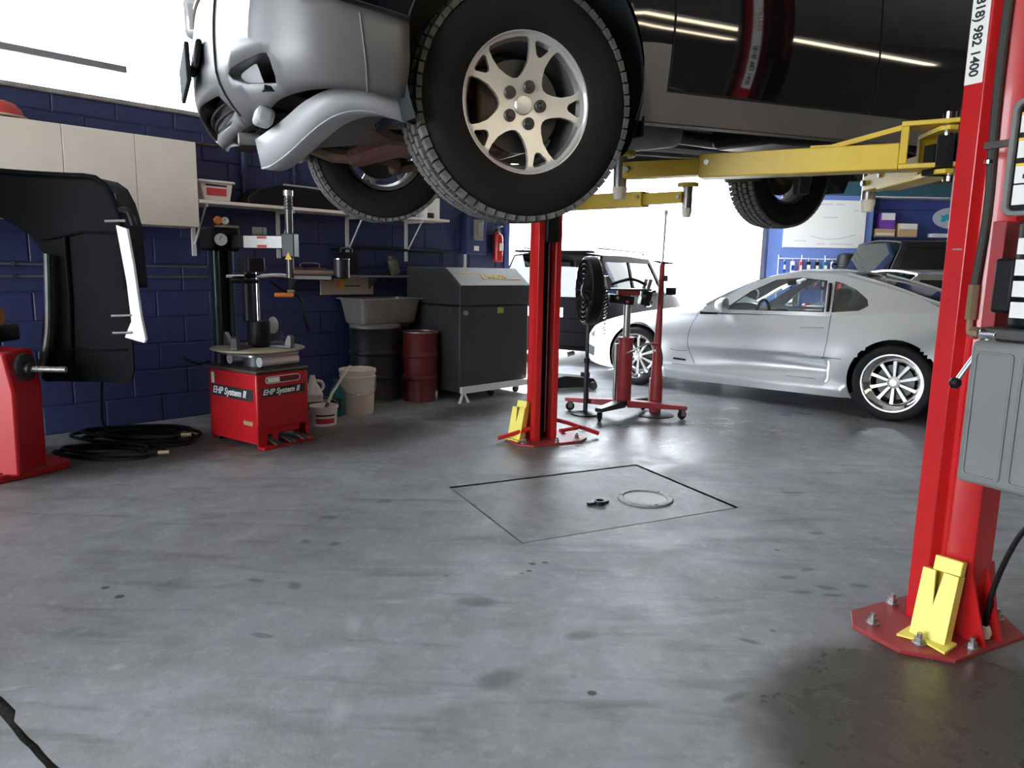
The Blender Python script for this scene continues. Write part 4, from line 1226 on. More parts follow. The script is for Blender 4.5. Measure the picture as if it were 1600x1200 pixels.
# upper shelf on slotted standards
sh = wthing('wall_shelf', 'cream shelf board on white brackets right of the wall cabinet', 'shelf', 0, 0)
MB().bx(.035, 2.47, -.30, -.015, 1.655, 1.68).obj('board', CREAM, sh, bevel=0.003)
for t in (.10, .81, 1.49, 2.16):
    MB().bx(t - .016, t + .016, -.015, 0.0, 1.27, 1.655).obj('standard', TRIM, sh)
    MB().tube([(t + .002, -.02, 1.36), (t + .002, -.26, 1.652)], .008, 6).obj('strut', TRIM, sh)
    MB().bx(t - .010, t + .010, -.28, -.015, 1.632, 1.655).obj('arm', TRIM, sh)
tb = wthing('storage_tub', 'cream plastic tub with a red label on the upper shelf', 'tub', .19, .17, 1.681)
MB().prism([(-.10, 0), (.10, 0), (.125, .13), (-.125, .13)], -.09, .09, 'y').obj('tub', OFFW, tb, bevel=0.008)
MB().bx(-.14, .14, -.105, .105, .13, .15).obj('lid', OFFW, tb, bevel=0.008)
MB().box((-.005, -.0915, .065), (.15, .003, .055)).obj('label', REDP, tb)
MB().box((-.005, -.0915, .113), (.16, .003, .012)).obj('label_stripe', BLACKP, tb)
tr = wthing('drip_tray', 'long black drain tray with a pale rim on the upper shelf', 'tray', 1.15, .16, 1.681)
MB().prism([(-.72, .0), (.62, .0), (.70, .12), (.2, .15), (-.45, .165), (-.62, .13), (-.72, .05)], -.11, .11, 'y').obj('tray', BLACK, tr, bevel=0.015)
MB().tube(smooth_path([(-.42, -.112, .170), (-.1, -.112, .166), (.25, -.112, .150), (.70, -.112, .122)], 5), .008, 6).obj('rim', LGREY, tr)
wb = wthing('parts_carton', 'small white carton standing at the right end of the shelf', 'box', 2.33, .13, 1.681)
MB().box((0, 0, .10), (.16, .18, .20)).obj('carton', PAPER, wb, bevel=0.003)
MB().box((-.035, -.0905, .03), (.08, .002, .05)).obj('print', BLACKP, wb)
MB().box((0, 0, .2005), (.03, .181, .001)).obj('tape', CARD, wb)
# lower ledge with clutter
ld = wthing('wall_ledge', 'narrow dark ledge with a pale front edge along the blue wall', 'shelf', 0, 0)
MB().bx(.78, 2.80, -.20, -.002, 1.115, 1.135).obj('board', DSTEEL, ld)
MB().bx(.78, 2.80, -.208, -.2, 1.118, 1.134).obj('edge', GALV, ld)
for t in (.9, 1.7, 2.6):
    MB().prism([(-.19, 1.115), (-.002, 1.115), (-.002, .98)], t - .006, t + .006, 'x').obj('bracket', DSTEEL, ld)
for i, (t, w, h, d, nm, lbl, m) in enumerate(((1.42, .15, .20, .14, 'bench_box', 'dark metal box with a wire handle on the wall ledge', BLACKM), (1.05, .22, .06, .16, 'tool_case', 'flat brown case on the ledge behind the tyre changer', MAROON))):
    o = wthing(nm, lbl, 'box', t, .10, 1.136)
    MB().box((0, 0, h / 2), (w, d, h)).obj('case', m, o, bevel=0.006)
    MB().tube(smooth_path([(-w * .4, 0, h), (-w * .35, 0, h + .035), (w * .35, 0, h + .035), (w * .4, 0, h)], 4), .006, 6).obj('handle', STEEL, o)
can = wthing('spray_can', 'stubby dark green canister leaning on the wall ledge', 'can', 1.95, .10, 1.135)
MB().lathe([(.0, .0), (.052, .0), (.055, .006), (.055, .12), (.048, .135), (.030, .14), (.030, .175), (.0, .178)], n=22).obj('can', mat('olive_can', (0.09, 0.09, 0.055), 0.5), can, rot=(0, -.3, 0), loc=(0.0, 0, 0.016))
MB().tube(smooth_path([(-.05, 0, 0), (-.10, -.02, .05), (-.08, 0, .12), (-.02, 0, .16)], 5), .008, 6).obj('hose', BLACK, can)
br = wthing('pry_bar', 'long thin black bar hung across the shelf brackets', 'bar', 0, 0)
MB().tube(smooth_path([(1.30, -.035, 1.36), (1.7, -.035, 1.385), (2.3, -.035, 1.375), (2.7, -.035, 1.385)], 5), .012, 8).obj('bar', BLACKM, br)
MB().tube([(2.60, -.035, 1.38), (2.61, -.03, 1.16)], .006, 6).obj('hook', BLACKM, br)
# pipes on the wall
for i, (t, z0, z1, r, lbl) in enumerate(((.52, 1.69, 3.8, .022, 'thick dark blue pipe rising up the blue wall'), (.97, 1.69, 3.8, .014, 'thin dark blue pipe rising up the blue wall'))):
    o = tag(MB().cyl((0, 0, 0), (0, 0, z1 - z0), r, n=14).obj('wall_pipe', BLUE, None, loc=wpt(t, r + .004, z0)), lbl, 'pipe', 'painted wall pipes')
    for z in (.25, 1.2):
        MB().box((0, 0, z), (r * 3.2, r * 2.2, .025), (0, 0, WA)).obj('clip', BLUE, o)
o = tag(MB().cyl((0, 0, 0), (.25 * WD.x, .25 * WD.y, 0), .011, n=10).obj('pipe_stub', RUST, None, loc=wpt(.05, .03, 2.12)), 'short rusty pipe stub sticking out beside the cabinet', 'pipe')
MB().cyl((.25 * WD.x, .25 * WD.y, 0), (.27 * WD.x, .27 * WD.y, 0), .017, n=10).obj('coupling', DSTEEL, o)
for z, lb_ in ((1.185, 'upper of two thin grey air pipes along the blue wall'), (1.105, 'lower of two thin grey air pipes along the blue wall')):
    o = tag(MB().cyl((0, 0, 0), (3.7, 0, 0), .008, n=8).obj('air_pipe', mat('pipe_grey', (0.10, 0.11, 0.12), 0.5), None, loc=wpt(-3.0, .014, z), rot=(0, 0, WA)), lb_, 'pipe', 'air pipes along the wall')
    for t in (.6, 1.9, 3.2):
        MB().box((t, 0, 0), (.02, .024, .03)).obj('clip', DSTEEL, o)
# electrical panel, conduit, extinguisher
ep = wthing('electrical_panel', 'blue painted electrical panel with a grey breaker cover', 'panel', 3.02, 0, 1.36)
MB().bx(-.13, .15, -.09, -.001, 0, .44).obj('box', BLUE, ep, bevel=0.006)
MB().bx(-.045, .085, -.115, -.09, .15, .36).obj('breaker_cover', mat('breaker_grey', (0.20, 0.18, 0.17), 0.5), ep, bevel=0.006)
MB().bx(.0, .07, -.12, -.115, .19, .33).obj('breaker_plate', GALV, ep)
MB().bx(-.03, .04, -.094, -.09, .04, .09).obj('sticker', OFFW, ep)
MB().tube(smooth_path([(-.11, -.04, 0), (-.11, -.04, -.10), (-.13, -.04, -.17), (-.20, -.04, -.22)], 5), .016, 10).obj('conduit', OFFW, ep)
fe = wthing('fire_extinguisher', 'red fire extinguisher hanging on the wall beside the big door', 'extinguisher', 3.36, .075, 1.29)
MB().lathe([(.0, .0), (.045, .0), (.055, .012), (.055, .25), (.045, .29), (.020, .31), (.018, .33), (.0, .33)], n=22).obj('bottle', mat('extinguisher_red', (0.55, 0.02, 0.02), 0.3), fe)
MB().box((0, 0, .35), (.03, .03, .04)).obj('valve', STEEL, fe)
MB().tube([(0, 0, .37), (.07, 0, .385)], .008, 6).obj('lever', STEEL, fe)
MB().tube(smooth_path([(-.01, 0, .35), (-.06, 0, .32), (-.075, 0, .2), (-.072, 0, .06)], 5), .009, 8).obj('hose', BLACK, fe)
MB().bx(-.03, .03, -.0562, -.053, .12, .20).obj('label', PAPER, fe)
MB().bx(-.02, .02, .05, .073, .10, .30).obj('bracket', DSTEEL, fe)

# ------------------------------------------------------------------ sink on a drum, second drum, parts washer
dr = thing('black_drum', 'black steel drum carrying the steel wash basin', 'drum', wpt(1.60, .27))
def drum(root, r, h, m, rim=None):
    prof = [(.0, .012), (r - .012, .012), (r - .006, 0), (r, .004), (r, .02), (r - .004, .03)]
    for f_ in (.34, .67):
        z = h * f_; prof += [(r - .004, z - .025), (r + .006, z - .008), (r + .006, z + .008), (r - .004, z + .025)]
    prof += [(r - .004, h - .03), (r, h - .02), (r + .003, h - .006), (r - .004, h), (r - .010, h - .004), (r - .012, h - .02), (.0, h - .02)]
    MB().lathe(prof, n=40).obj('shell', m, root, smooth=30)
    MB().lathe([(r - .010, h - .006), (r + .004, h - .004), (r + .004, h + .003), (r - .010, h + .003), (r - .010, h - .006)], n=40).obj('top_rim', rim or m, root)
    MB().cyl((r * .5, 0, h - .02), (r * .5, 0, h - .006), .03, n=14).obj('bung', DSTEEL, root)
    MB().cyl((-r * .6, 0, h - .02), (-r * .6, 0, h - .008), .018, n=12).obj('vent_bung', DSTEEL, root)
drum(dr, .235, .665, mat('drum_black', (0.016, 0.017, 0.02), 0.35, var=0.3))
MB().lathe([(.238, .012), (.241, .004), (.241, .016), (.238, .02)], n=40).obj('bottom_band', mat('green_band', (0.03, 0.12, 0.06), 0.5), dr)
sk = wthing('wash_basin', 'worn stainless wash basin resting on the black drum', 'sink', 1.695, .225, .669)
def basin(z, hx, hy, r):
    return [(x, y, z) for x, y in rrect(-hx, hx, -hy, hy, r, 5)]
MB().grid([q + [q[0]] for q in (basin(.0, .25, .11, .05), basin(.04, .29, .155, .06), basin(.25, .32, .185, .045), basin(.262, .32, .185, .045), basin(.262, .352, .205, .02), basin(.25, .354, .207, .02),
                                basin(.246, .325, .190, .045), basin(.04, .297, .162, .06), basin(-.003, .25, .112, .05))]).obj('bowl', GALV, sk, smooth=35)
MB().add(basin(.001, .25, .11, .05), [tuple(range(24))]).obj('bowl_floor', GALV, sk)
MB().lathe([(.0, .0), (.23, .0), (.232, .02), (.2, .035), (.0, .036)], c=(-.095, -.045, -.004), n=30).obj('collar', GALV, sk)
sg = wthing('sink_board', 'cream splash board with yellow and red stickers above the basin', 'board', 1.47, .025, .955)
MB().bx(-.28, .28, -.012, .012, 0, .165).obj('board', mat('aged_board', (0.55, 0.50, 0.38), 0.6, var=0.15, dirt=(0.3, 0.26, 0.16), damt=0.5), sg, bevel=0.004)
for x0, x1, z0, z1, m in ((-.25, -.19, .11, .155, YELP), (-.13, -.085, .06, .125, mat('pink_print', (0.75, 0.25, 0.18), 0.6)), (-.085, -.045, .045, .15, YELP), (-.03, .13, .075, .085, BLACKP)):
    MB().bx(x0, x1, -.0135, -.012, z0, z1).obj('sticker', m, sg)
rd = thing('red_drum', 'slim dark red steel drum in front of the parts washer', 'drum', (-.85, 6.585, 0))
drum(rd, .162, .635, REDDRUM, STEEL)

pw = wthing('parts_washer', 'large charcoal steel parts washer cabinet with a sloped lid', 'parts washer', 2.06, .92)
# local x along wall 0..0.9, y 0 (front) .. 0.76 (back)
prof = [(0, .085), (.75, .085), (.75, .875), (0, .875)]
MB().prism(prof, 0, .90, 'x').obj('cabinet', WASH, pw, bevel=0.012)
lid = MB().prism([(-.012, .885), (.76, .885), (.76, 1.215), (.20, 1.215), (-.012, 1.055)], -.012, .912, 'x').obj('lid', WASH, pw, bevel=0.008)
s_ = math.atan2(1.215 - 1.055, .212)
MB().box((.45, .092, 1.1395), (.90, .262, .006), (s_, 0, 0)).obj('lid_slope', WASHL, lid)
MB().bx(.0, .90, .20, .755, 1.214, 1.220).obj('lid_top', WASHL, lid)
rt = Euler((s_, 0, 0))
text_obj('lid_lettering', 'LANDA', .085, YELP, lid, (.34, .082, 1.139), rt, bold=.002, sx=1.15)
MB().box((.22, .13, 1.172), (.26, .008, .002), (s_, 0, 0)).obj('lid_stripe', YELP, lid)
MB().box((.70, .055, 1.117), (.30, .008, .002), (s_, 0, 0)).obj('lid_stripe', YELP, lid)
MB().bx(-.005, .905, -.005, .755, .872, .888).obj('lid_seal', BLACK, pw)
MB().bx(.47, .55, -.004, .0, .80, .855).obj('warning_sticker', mat('lime_print', (0.35, 0.40, 0.04), 0.6), pw)
MB().cyl((.06, -.02, .815), (.06, .0, .815), .022, n=16).obj('knob', GALV, pw)
MB().bx(-.004, .0, .10, .16, .80, .86).obj('side_latch', DSTEEL, pw)
MB().bx(.90, .98, .2, .6, .62, .86).obj('pump_box', BLACK, pw, bevel=0.01)
MB().bx(.914, .935, .0, .02, .93, 1.0).obj('hinge', DSTEEL, pw)
MB().bx(-.01, .92, -.05, -.012, .085, .145).obj('foot_rail', TRIM, pw, bevel=0.004)
for dx in (-.06, .05):
    MB().tube([(.02, -.03, .10), (.02 + dx, -.045, .0)], .013, 4).obj('foot', TRIM, pw, smooth=0)
for x_ in (.45, .80):
    MB().lathe([(.0, -.012), (.035, -.012), (.038, 0), (.035, .012), (.0, .012)], 'y', c=(x_, .06, .04), n=18).obj('caster', RUBBER, pw)
    MB().bx(x_ - .02, x_ + .02, .03, .09, .06, .09).obj('caster_fork', STEEL, pw)
for x_ in (.05, .85):
    MB().lathe([(.0, -.012), (.040, -.012), (.042, 0), (.040, .012), (.0, .012)], 'y', c=(x_, .68, .042), n=18).obj('caster', RUBBER, pw)
    MB().bx(x_ - .02, x_ + .02, .65, .71, .06, .09).obj('caster_fork', STEEL, pw)

# ------------------------------------------------------------------ buckets and bottles on the floor
bk = thing('bucket', 'tall off-white plastic bucket with wire handle beside the tyre changer', 'bucket', (-1.29, 5.93, 0), 0.4, 'plastic buckets')
MB().lathe([(.0, .004), (.124, .004), (.126, .0), (.130, .01), (.143, .30), (.150, .302), (.150, .318), (.145, .322), (.145, .345), (.152, .347), (.153, .372), (.146, .375), (.142, .365), (.128, .03), (.0, .025)], n=36).obj('pail', OFFW, bk, smooth=30)
MB().lathe([(.0, .30), (.139, .30)], n=30).obj('contents', mat('rusty_liquid', (0.45, 0.20, 0.06), 0.3), bk)
MB().tube(smooth_path([(-.150, 0, .31), (-.12, -.10, .20), (0, -.150, .17), (.12, -.10, .19), (.150, 0, .31)], 6), .003, 6).obj('wire_handle', STEEL, bk)
MB().cyl((-.04, -.150, .172), (.04, -.150, .172), .008, n=8).obj('grip', WHITE, bk)
b2 = thing('bucket', 'small white bucket with a red label next to the red machine', 'bucket', (-1.45, 5.45, 0), 0.3, 'plastic buckets')
MB().lathe([(.0, .004), (.088, .004), (.09, .0), (.094, .01), (.103, .13), (.110, .132), (.110, .15), (.104, .152), (.100, .145), (.092, .02), (.0, .02)], n=32).obj('pail', WHITE, b2, smooth=30)
def wrap(r0, r1, z0, z1, a0, a1, m, par, nm):
    rows = []
    for z, r in ((z0, r0), (z1, r1)):
        rows.append([(r * math.cos(math.radians(a0 + (a1 - a0) * i / 10)), r * math.sin(math.radians(a0 + (a1 - a0) * i / 10)), z) for i in range(11)])
    return MB().grid(rows).obj(nm, m, par)
wrap(.0962, .0985, .02, .06, -130, -40, REDP, b2, 'label')
wrap(.0995, .1005, .078, .09, -130, -40, BLACKP, b2, 'label_print')
MB().tube(smooth_path([(-.108, 0, .13), (-.08, .10, .18), (.02, .13, .19), (.10, .08, .16), (.108, 0, .13)], 5), .003, 6).obj('wire_handle', STEEL, b2)
bs = thing('parts_brush', 'long handled dirty brush leaning out of the small bucket', 'brush', (-1.44, 5.45, .03), 0.2)
MB().tube([(-.03, .0, .0), (.05, .08, .20), (.19, .2, .40)], [.010, .012, .009], 8).obj('handle', OFFW, bs)
MB().tube([(-.035, -.005, -.004), (.02, .045, .13)], [.018, .014], 8).obj('bristles', mat('bristle_grey', (0.14, 0.13, 0.10), 0.9), bs)
jg = thing('jug', 'white plastic jug with a dark label behind the small bucket', 'bottle', (-1.58, 5.62, 0), 0.5, 'bottles beside the tyre changer')
MB().prism(rrect(-.075, .075, -.05, .05, .03), 0, .22).obj('body', WHITE, jg, bevel=0.012)
MB().lathe([(.072, .205), (.055, .26), (.028, .30), (.026, .33), (.0, .33)], n=24).obj('neck', WHITE, jg)
MB().tube(smooth_path([(.055, 0, .22), (.085, 0, .26), (.07, 0, .30), (.03, 0, .31)], 5), .012, 8).obj('handle', WHITE, jg)
MB().bx(-.06, .06, -.0525, -.050, .09, .15).obj('label', BLACKP, jg)
MB().bx(-.06, .06, -.0525, -.050, .03, .088).obj('label_lower', mat('pale_print', (0.6, 0.62, 0.72), 0.6), jg)
MB().cyl((0, 0, .33), (0, 0, .355), .022, n=16).obj('cap', WHITE, jg)
for (x, y, h, r, m, lbl) in ((-1.43, 5.78, .30, .055, TEAL, 'dark teal bottle behind the white bucket'), (-1.70, 5.66, .34, .045, BLUEP, 'blue bottle half hidden behind the red tyre changer')):
    o = thing('bottle', lbl, 'bottle', (x, y, 0), 0, 'bottles beside the tyre changer')
    MB().lathe([(.0, .0), (r * .92, .0), (r, .012), (r, h * .65), (r * .85, h * .75), (r * .4, h * .88), (r * .36, h * .93)], n=24).obj('body', m, o)
    MB().cyl((0, 0, h * .92), (0, 0, h), r * .42, n=16).obj('cap', m, o)
    wrap(r * 1.004, r * 1.004, h * .2, h * .5, -150, -30, mat('dark_label', (0.02, 0.03, 0.05), 0.5), o, 'label')
# ------------------------------------------------------------------ tyre changer
tc_ = thing('tyre_changer', 'red tyre changing machine with turntable and black column', 'tyre changer', (-1.762, 4.951, 0), math.radians(55))
hx, hy = .21, .26
def frustum(hx0, hy0, hx1, hy1, z0, z1):
    return MB().add([(-hx0, -hy0, z0), (hx0, -hy0, z0), (hx0, hy0, z0), (-hx0, hy0, z0), (-hx1, -hy1, z1), (hx1, -hy1, z1), (hx1, hy1, z1), (-hx1, hy1, z1)],
                    [(3, 2, 1, 0), (4, 5, 6, 7), (0, 1, 5, 4), (1, 2, 6, 5), (2, 3, 7, 6), (3, 0, 4, 7)])
frustum(hx, hy, hx, hy, .12, .50).obj('cabinet', REDM, tc_, bevel=0.012)
# skirt with cut-outs for the pedals on the front (-y) face
MB().sheet([(-hx, .0), (-hx + .07, .0), (-hx + .075, .09), (-hx + .115, .09), (-hx + .12, .03), (-hx + .155, .03), (-hx + .16, .085), (hx - .09, .085), (hx - .08, .14), (hx - .03, .14), (hx - .02, .05), (hx, .03), (hx, .16), (-hx, .16)],
           lambda a, c: (a, -hy + .002, c), .08, thick=.01, inward=(0, 1, 0)).obj('front_skirt', REDM, tc_)
MB().bx(-hx, -hx + .01, -hy, hy, .03, .13).obj('side_skirt', REDM, tc_)
MB().bx(hx - .01, hx, -hy, hy, .03, .13).obj('side_skirt', REDM, tc_)
MB().bx(-hx, hx, hy - .01, hy, .0, .13).obj('rear_skirt', REDM, tc_)
for x in (-.11, .0, .11):
    MB().box((x, -hy - .03, .045), (.045, .12, .012), (.25, 0, 0)).obj('pedal', DSTEEL, tc_, bevel=0.003)
MB().bx(-hx, hx, -hy - .06, -hy + .01, 0, .018).obj('foot_bar', REDM, tc_, bevel=0.004)
for x in (-hx + .03, hx - .03):
    MB().cyl((x, hy - .04, 0), (x, hy - .04, .03), .02, n=10).obj('foot', BLACK, tc_)
MB().bx(-hx - .005, hx + .005, -hy - .005, hy + .10, .50, .522).obj('top_deck', mat('greasy_deck', (0.06, 0.045, 0.035), 0.45, var=0.4), tc_, bevel=0.008)
MB().bx(-.15, .15, hy, hy + .12, .0, .50).obj('column_base', REDM, tc_, bevel=0.01)
# lettering
lbl = MB().bx(-hx - .002, -hx + .001, -hy + .04, hy - .02, .315, .395).obj('side_label', BLACKP, tc_)
RL = Matrix(((0, 0, -1), (-1, 0, 0), (0, 1, 0))).to_euler()
text_obj('side_lettering', 'EHP System II', .066, PAPER, lbl, (-hx - .003, hy - .03, .355), RL, shear=.25, bold=.0015)
lb2 = MB().bx(-hx + .04, hx - .03, -hy - .002, -hy + .001, .345, .405).obj('front_label', BLACKP, tc_)
RF = Euler((PI / 2, 0, 0))
text_obj('front_lettering', 'EHP System II', .052, PAPER, lb2, (-hx + .045, -hy - .003, .375), RF, shear=.25, bold=.0012)
MB().sheet(rrect(-.14, .14, .43, .478, .023, 6), lambda a, c: (a, -hy - .002, c), .1, thick=.003, inward=(0, 1, 0)).obj('badge', PAPER, tc_)
MB().sheet(rrect(-.135, .135, .434, .474, .02, 6), lambda a, c: (a, -hy - .0025, c), .1, thick=.002, inward=(0, 1, 0)).obj('badge_face', mat('badge_maroon', (0.12, 0.005, 0.012), 0.4), tc_)
MB().bx(-.125, -.03, -hy - .0045, -hy - .002, .438, .470).obj('badge_print', PAPER, tc_)
MB().bx(-hx - .002, -hx + .001, hy - .05, hy - .015, .40, .475).obj('rating_plate', OFFW, tc_)
MB().box((-hx - .002, -hy + .10, .165), (.004, .10, .03), (.0, 0, 0)).obj('worn_sticker', mat('olive_sticker', (0.28, 0.22, 0.09), 0.7), tc_)
# clamping cylinders, turntable, jaws
MB().cyl((-.14, -.20, .572), (.16, -.20, .572), .034, n=20).obj('clamp_cylinder', mat('bright_aluminium', (0.85, 0.85, 0.86), 0.25, metal=0.7), tc_)
MB().cyl((-.16, .10, .572), (.14, .10, .572), .034, n=20).obj('clamp_cylinder', MATS['bright_aluminium'], tc_)
MB().lathe([(.0, .52), (.10, .52), (.10, .60), (.0, .60)], n=24).obj('spindle', DSTEEL, tc_)
MB().prism(rrect(-.20, .20, -.21, .17, .05), .604, .622).obj('turntable_base', STEEL, tc_, bevel=0.003)
MB().lathe([(.0, .622), (.24, .624), (.31, .640), (.312, .646), (.30, .652), (.22, .650), (.0, .650)], n=48).obj('turntable', mat('tan_turntable', (0.42, 0.38, 0.27), 0.4, metal=0.3, var=0.15), tc_)
for a in (20, 110, 200, 290):
    r_ = math.radians(a)
    j = MB().box((.19 * math.cos(r_), .19 * math.sin(r_), .662), (.16, .05, .02), (0, 0, r_)); j.obj('jaw', DSTEEL, tc_, bevel=0.004)
    MB().prism([(-.02, 0), (.025, 0), (.03, .06), (.01, .075), (-.01, .04)], -.022, .022, 'y').obj('jaw_claw', DSTEEL, tc_, loc=(.24 * math.cos(r_), .24 * math.sin(r_), .668), rot=(0, 0, r_))
# back column with twin rods and gauges
cx_, cy_ = -.06, .31
MB().bx(cx_ - .05, cx_ + .05, cy_ - .03, cy_ + .05, .50, 1.30).obj('column', BLACKM, tc_, bevel=0.008)
for dx in (-.065, .045):
    MB().cyl((cx_ + dx, cy_ - .05, .50), (cx_ + dx, cy_ - .05, 1.30), .022, n=16).obj('column_rod', mat('dark_chrome', (0.08, 0.10, 0.10), 0.3, metal=0.8), tc_)
MB().bx(cx_ - .11, cx_ + .11, cy_ - .09, cy_ + .07, 1.30, 1.46).obj('column_head', BLACK, tc_, bevel=0.02)
def gauge(px, py, z, r, ring):
    d = Vector((px, py)); 
    g = bpy.data.objects.new('pressure_gauge', None); COL.objects.link(g); g.parent = tc_
    g.location = (px, py, z); g.rotation_euler = (0, 0, math.radians(-35))
    MB().lathe([(.0, .03), (r, .03), (r * 1.12, .02), (r * 1.12, -.005), (r, -.008), (r, -.002), (.0, -.002)], 'y', n=24).obj('gauge_body', ring, g)
    MB().lathe([(.0, -.003), (r * .97, -.003)], 'y', n=24).obj('gauge_face', PAPER, g)
    MB().box((0, -.0045, r * .3), (.004, .001, r * .8), (0, .5, 0)).obj('needle', BLACKP, g)
gauge(cx_ - .06, cy_ - .11, 1.375, .042, BLACKM)
gauge(cx_ + .01, cy_ - .06, 1.505, .026, BLACKM)
MB().lathe([(.0, 0), (.026, 0), (.028, .01), (.02, .03), (.0, .035)], 'y', c=(cx_ - .045, cy_ - .07, 1.505), n=16).obj('regulator_knob', ORANGE, tc_)
MB().cyl((cx_ + .01, cy_ - .05, 1.455), (cx_ + .01, cy_ - .05, 1.49), .006, n=8).obj('gauge_stem', STEEL, tc_)
MB().bx(cx_ - .02, cx_ + .09, cy_ - .10, cy_ + .02, 1.46, 1.475).obj('tray', mat('brassy_tray', (0.35, 0.33, 0.15), 0.5), tc_)
# swing arm
ax, ay = .168, -.154
d = Vector((ax - cx_, ay - cy_)); L = d.length; an = math.atan2(d.y, d.x)
arm = bpy.data.objects.new('swing_arm', None); COL.objects.link(arm); arm.parent = tc_; arm.location = (cx_, cy_, 1.365); arm.rotation_euler = (0, 0, an)
MB().bx(.06, L + .03, -.035, .035, -.045, .045).obj('beam', BLACKM, arm, bevel=0.006)
# the camera sees the -y side of the beam
MB().bx(.20, L - .03, -.0375, -.035, -.040, .040).obj('beam_label', PAPER, arm)
MB().bx(.30, .37, -.0385, -.0375, -.038, -.020).obj('label_red', REDP, arm)
MB().bx(.30, .37, -.0385, -.0375, .022, .038).obj('label_red', REDP, arm)
MB().bx(.26, .34, -.03, .03, .045, .10).obj('lock_box', mat('olive_box', (0.07, 0.075, 0.05), 0.6), arm, bevel=0.006)
MB().cyl((L, 0, -.24), (L, 0, .34), .026, n=18).obj('tool_post', mat('post_steel', (0.10, 0.10, 0.095), 0.35, metal=0.7), arm)
MB().cyl((L, 0, .31), (L, 0, .345), .033, n=18).obj('post_cap', STEEL, arm)
for z in (.22, .24, .26, .28):
    MB().lathe([(.0262, z), (.030, z + .004), (.030, z + .008), (.0262, z + .012)], n=16).obj('spring_coil', DSTEEL, arm, loc=(L, 0, 0))
MB().bx(L - .04, L + .05, -.04, .04, -.10, .06).obj('post_clamp', BLACKM, arm, bevel=0.006)
MB().prism([(-.025, 0), (.025, 0), (0, .05)], -.001, .001, 'y').obj('warning_triangle', YELP, arm, loc=(L + .01, -.043, -.115))
MB().cyl((L + .0, 0, -.20), (L + .32, .10, -.20), .016, n=12).obj('helper_bar', RUST, arm)
MB().bx(L + .02, L + .30, .0, .07, -.25, -.22).obj('helper_arm', BLACKM, arm, bevel=0.004)
MB().lathe([(.045, -.07), (.055, -.06), (.055, .06), (.048, .065), (.045, .06)], c=(L + .33, .10, -.17), n=20).obj('cup', BLACKM, arm)
MB().lathe([(.046, .060), (.058, .062), (.058, .068), (.046, .068)], c=(L + .33, .10, -.17), n=20).obj('cup_rim', CHROME, arm)
# centre shaft with press arm
MB().cyl((.01, .0, .65), (.01, .0, .83), .075, n=24).obj('shaft_base', BLACK, tc_, bevel=0.008)
MB().cyl((.01, .0, .83), (.01, .0, 1.20), .013, n=14).obj('shaft', CHROME, tc_)
MB().cyl((-.03, .05, .83), (-.03, .05, 1.16), .035, n=14).obj('shaft_tube', BLACKM, tc_)
MB().bx(-.08, .05, -.04, .08, 1.16, 1.26).obj('shaft_head', BLACKM, tc_, bevel=0.008)
pr = MB().tube(smooth_path([(-.16, .10, 1.13), (0, 0, 1.135), (.12, -.10, 1.145), (.20, -.16, 1.13), (.36, -.28, 1.13)], 5), .014, 8).obj('press_arm', CHROME, tc_)
MB().lathe([(.0, -.02), (.09, -.014), (.10, 0), (.09, .012), (.0, .016)], c=(-.05, .05, 1.10), n=26).obj('press_disc', BLACK, tc_)
MB().tube(smooth_path([(.10, -.02, 1.10), (.22, -.05, 1.02), (.32, -.06, .98), (.36, -.05, .84), (.42, -.02, .74)], 5), .010, 8).obj('air_hose', BLACK, tc_)
MB().box((.19, -.05, 1.005), (.13, .04, .03), (0, 0, -.5)).obj('air_gun', ORANGE, tc_, bevel=0.008)
MB().box((.24, -.06, 1.03), (.05, .025, .02), (0, 0, -.5)).obj('air_gun_tip', MATS['brass'], tc_, bevel=0.004)
MB().sheet(circ(0, 0, .06, 20), lambda a, c: (a * .6, 0, c), .04, thick=.02, inward=(0, 1, 0)).obj('window_glint', WHITE, tc_, loc=(.14, .02, .79), rot=(0, 0, -.8))  # white oval standing in for the window's reflection

# ------------------------------------------------------------------ wheel balancer at the left edge
wb_ = thing('wheel_balancer', 'red wheel balancer with a big black tyre guard', 'wheel balancer', (-3.0, 4.1, 0))
rx, ry = -3.0, 4.1
def wl_(x, y, z): return (x - rx, y - ry, z)
# cabinet
prof = [(-3.45, .03), (-2.70, .03), (-2.69, .50), (-2.73, .72), (-3.45, .76)]
MB().prism([(x - rx, z) for x, z in prof], -.28, -.04, 'y').obj('cabinet', REDM, wb_, bevel=0.015)
MB().prism([(-3.55 - rx, -.62), (-2.95 - rx, -.62), (-2.66 - rx, -.10), (-2.62 - rx, .05), (-2.80 - rx, .16), (-3.55 - rx, .16)], 0, .045).obj('base_foot', REDM, wb_, bevel=0.006)
MB().prism([(-3.52 - rx, -.56), (-2.98 - rx, -.56), (-2.66 - rx, -.08), (-3.52 - rx, -.08)], .045, .052).obj('base_top', mat('dirty_base', (0.10, 0.03, 0.025), 0.6, var=0.4), wb_)
MB().lathe([(.0, -.12), (.055, -.12), (.060, -.10), (.060, .02), (.085, .03), (.09, .045), (.085, .06), (.04, .065), (.04, .09), (.0, .09)], 'x', c=wl_(-2.76, 3.95, .615), n=28).obj('spindle_hub', DSTEEL, wb_)
MB().cyl(wl_(-2.68, 3.95, .615), wl_(-2.48, 3.95, .615), .015, n=14).obj('spindle', STEEL, wb_)
for i in range(18):
    MB().lathe([(.0152, 0), (.018, .003), (.0152, .006)], 'x', c=wl_(-2.66 + .01 * i, 3.95, .615), n=12).obj('thread', STEEL, wb_)
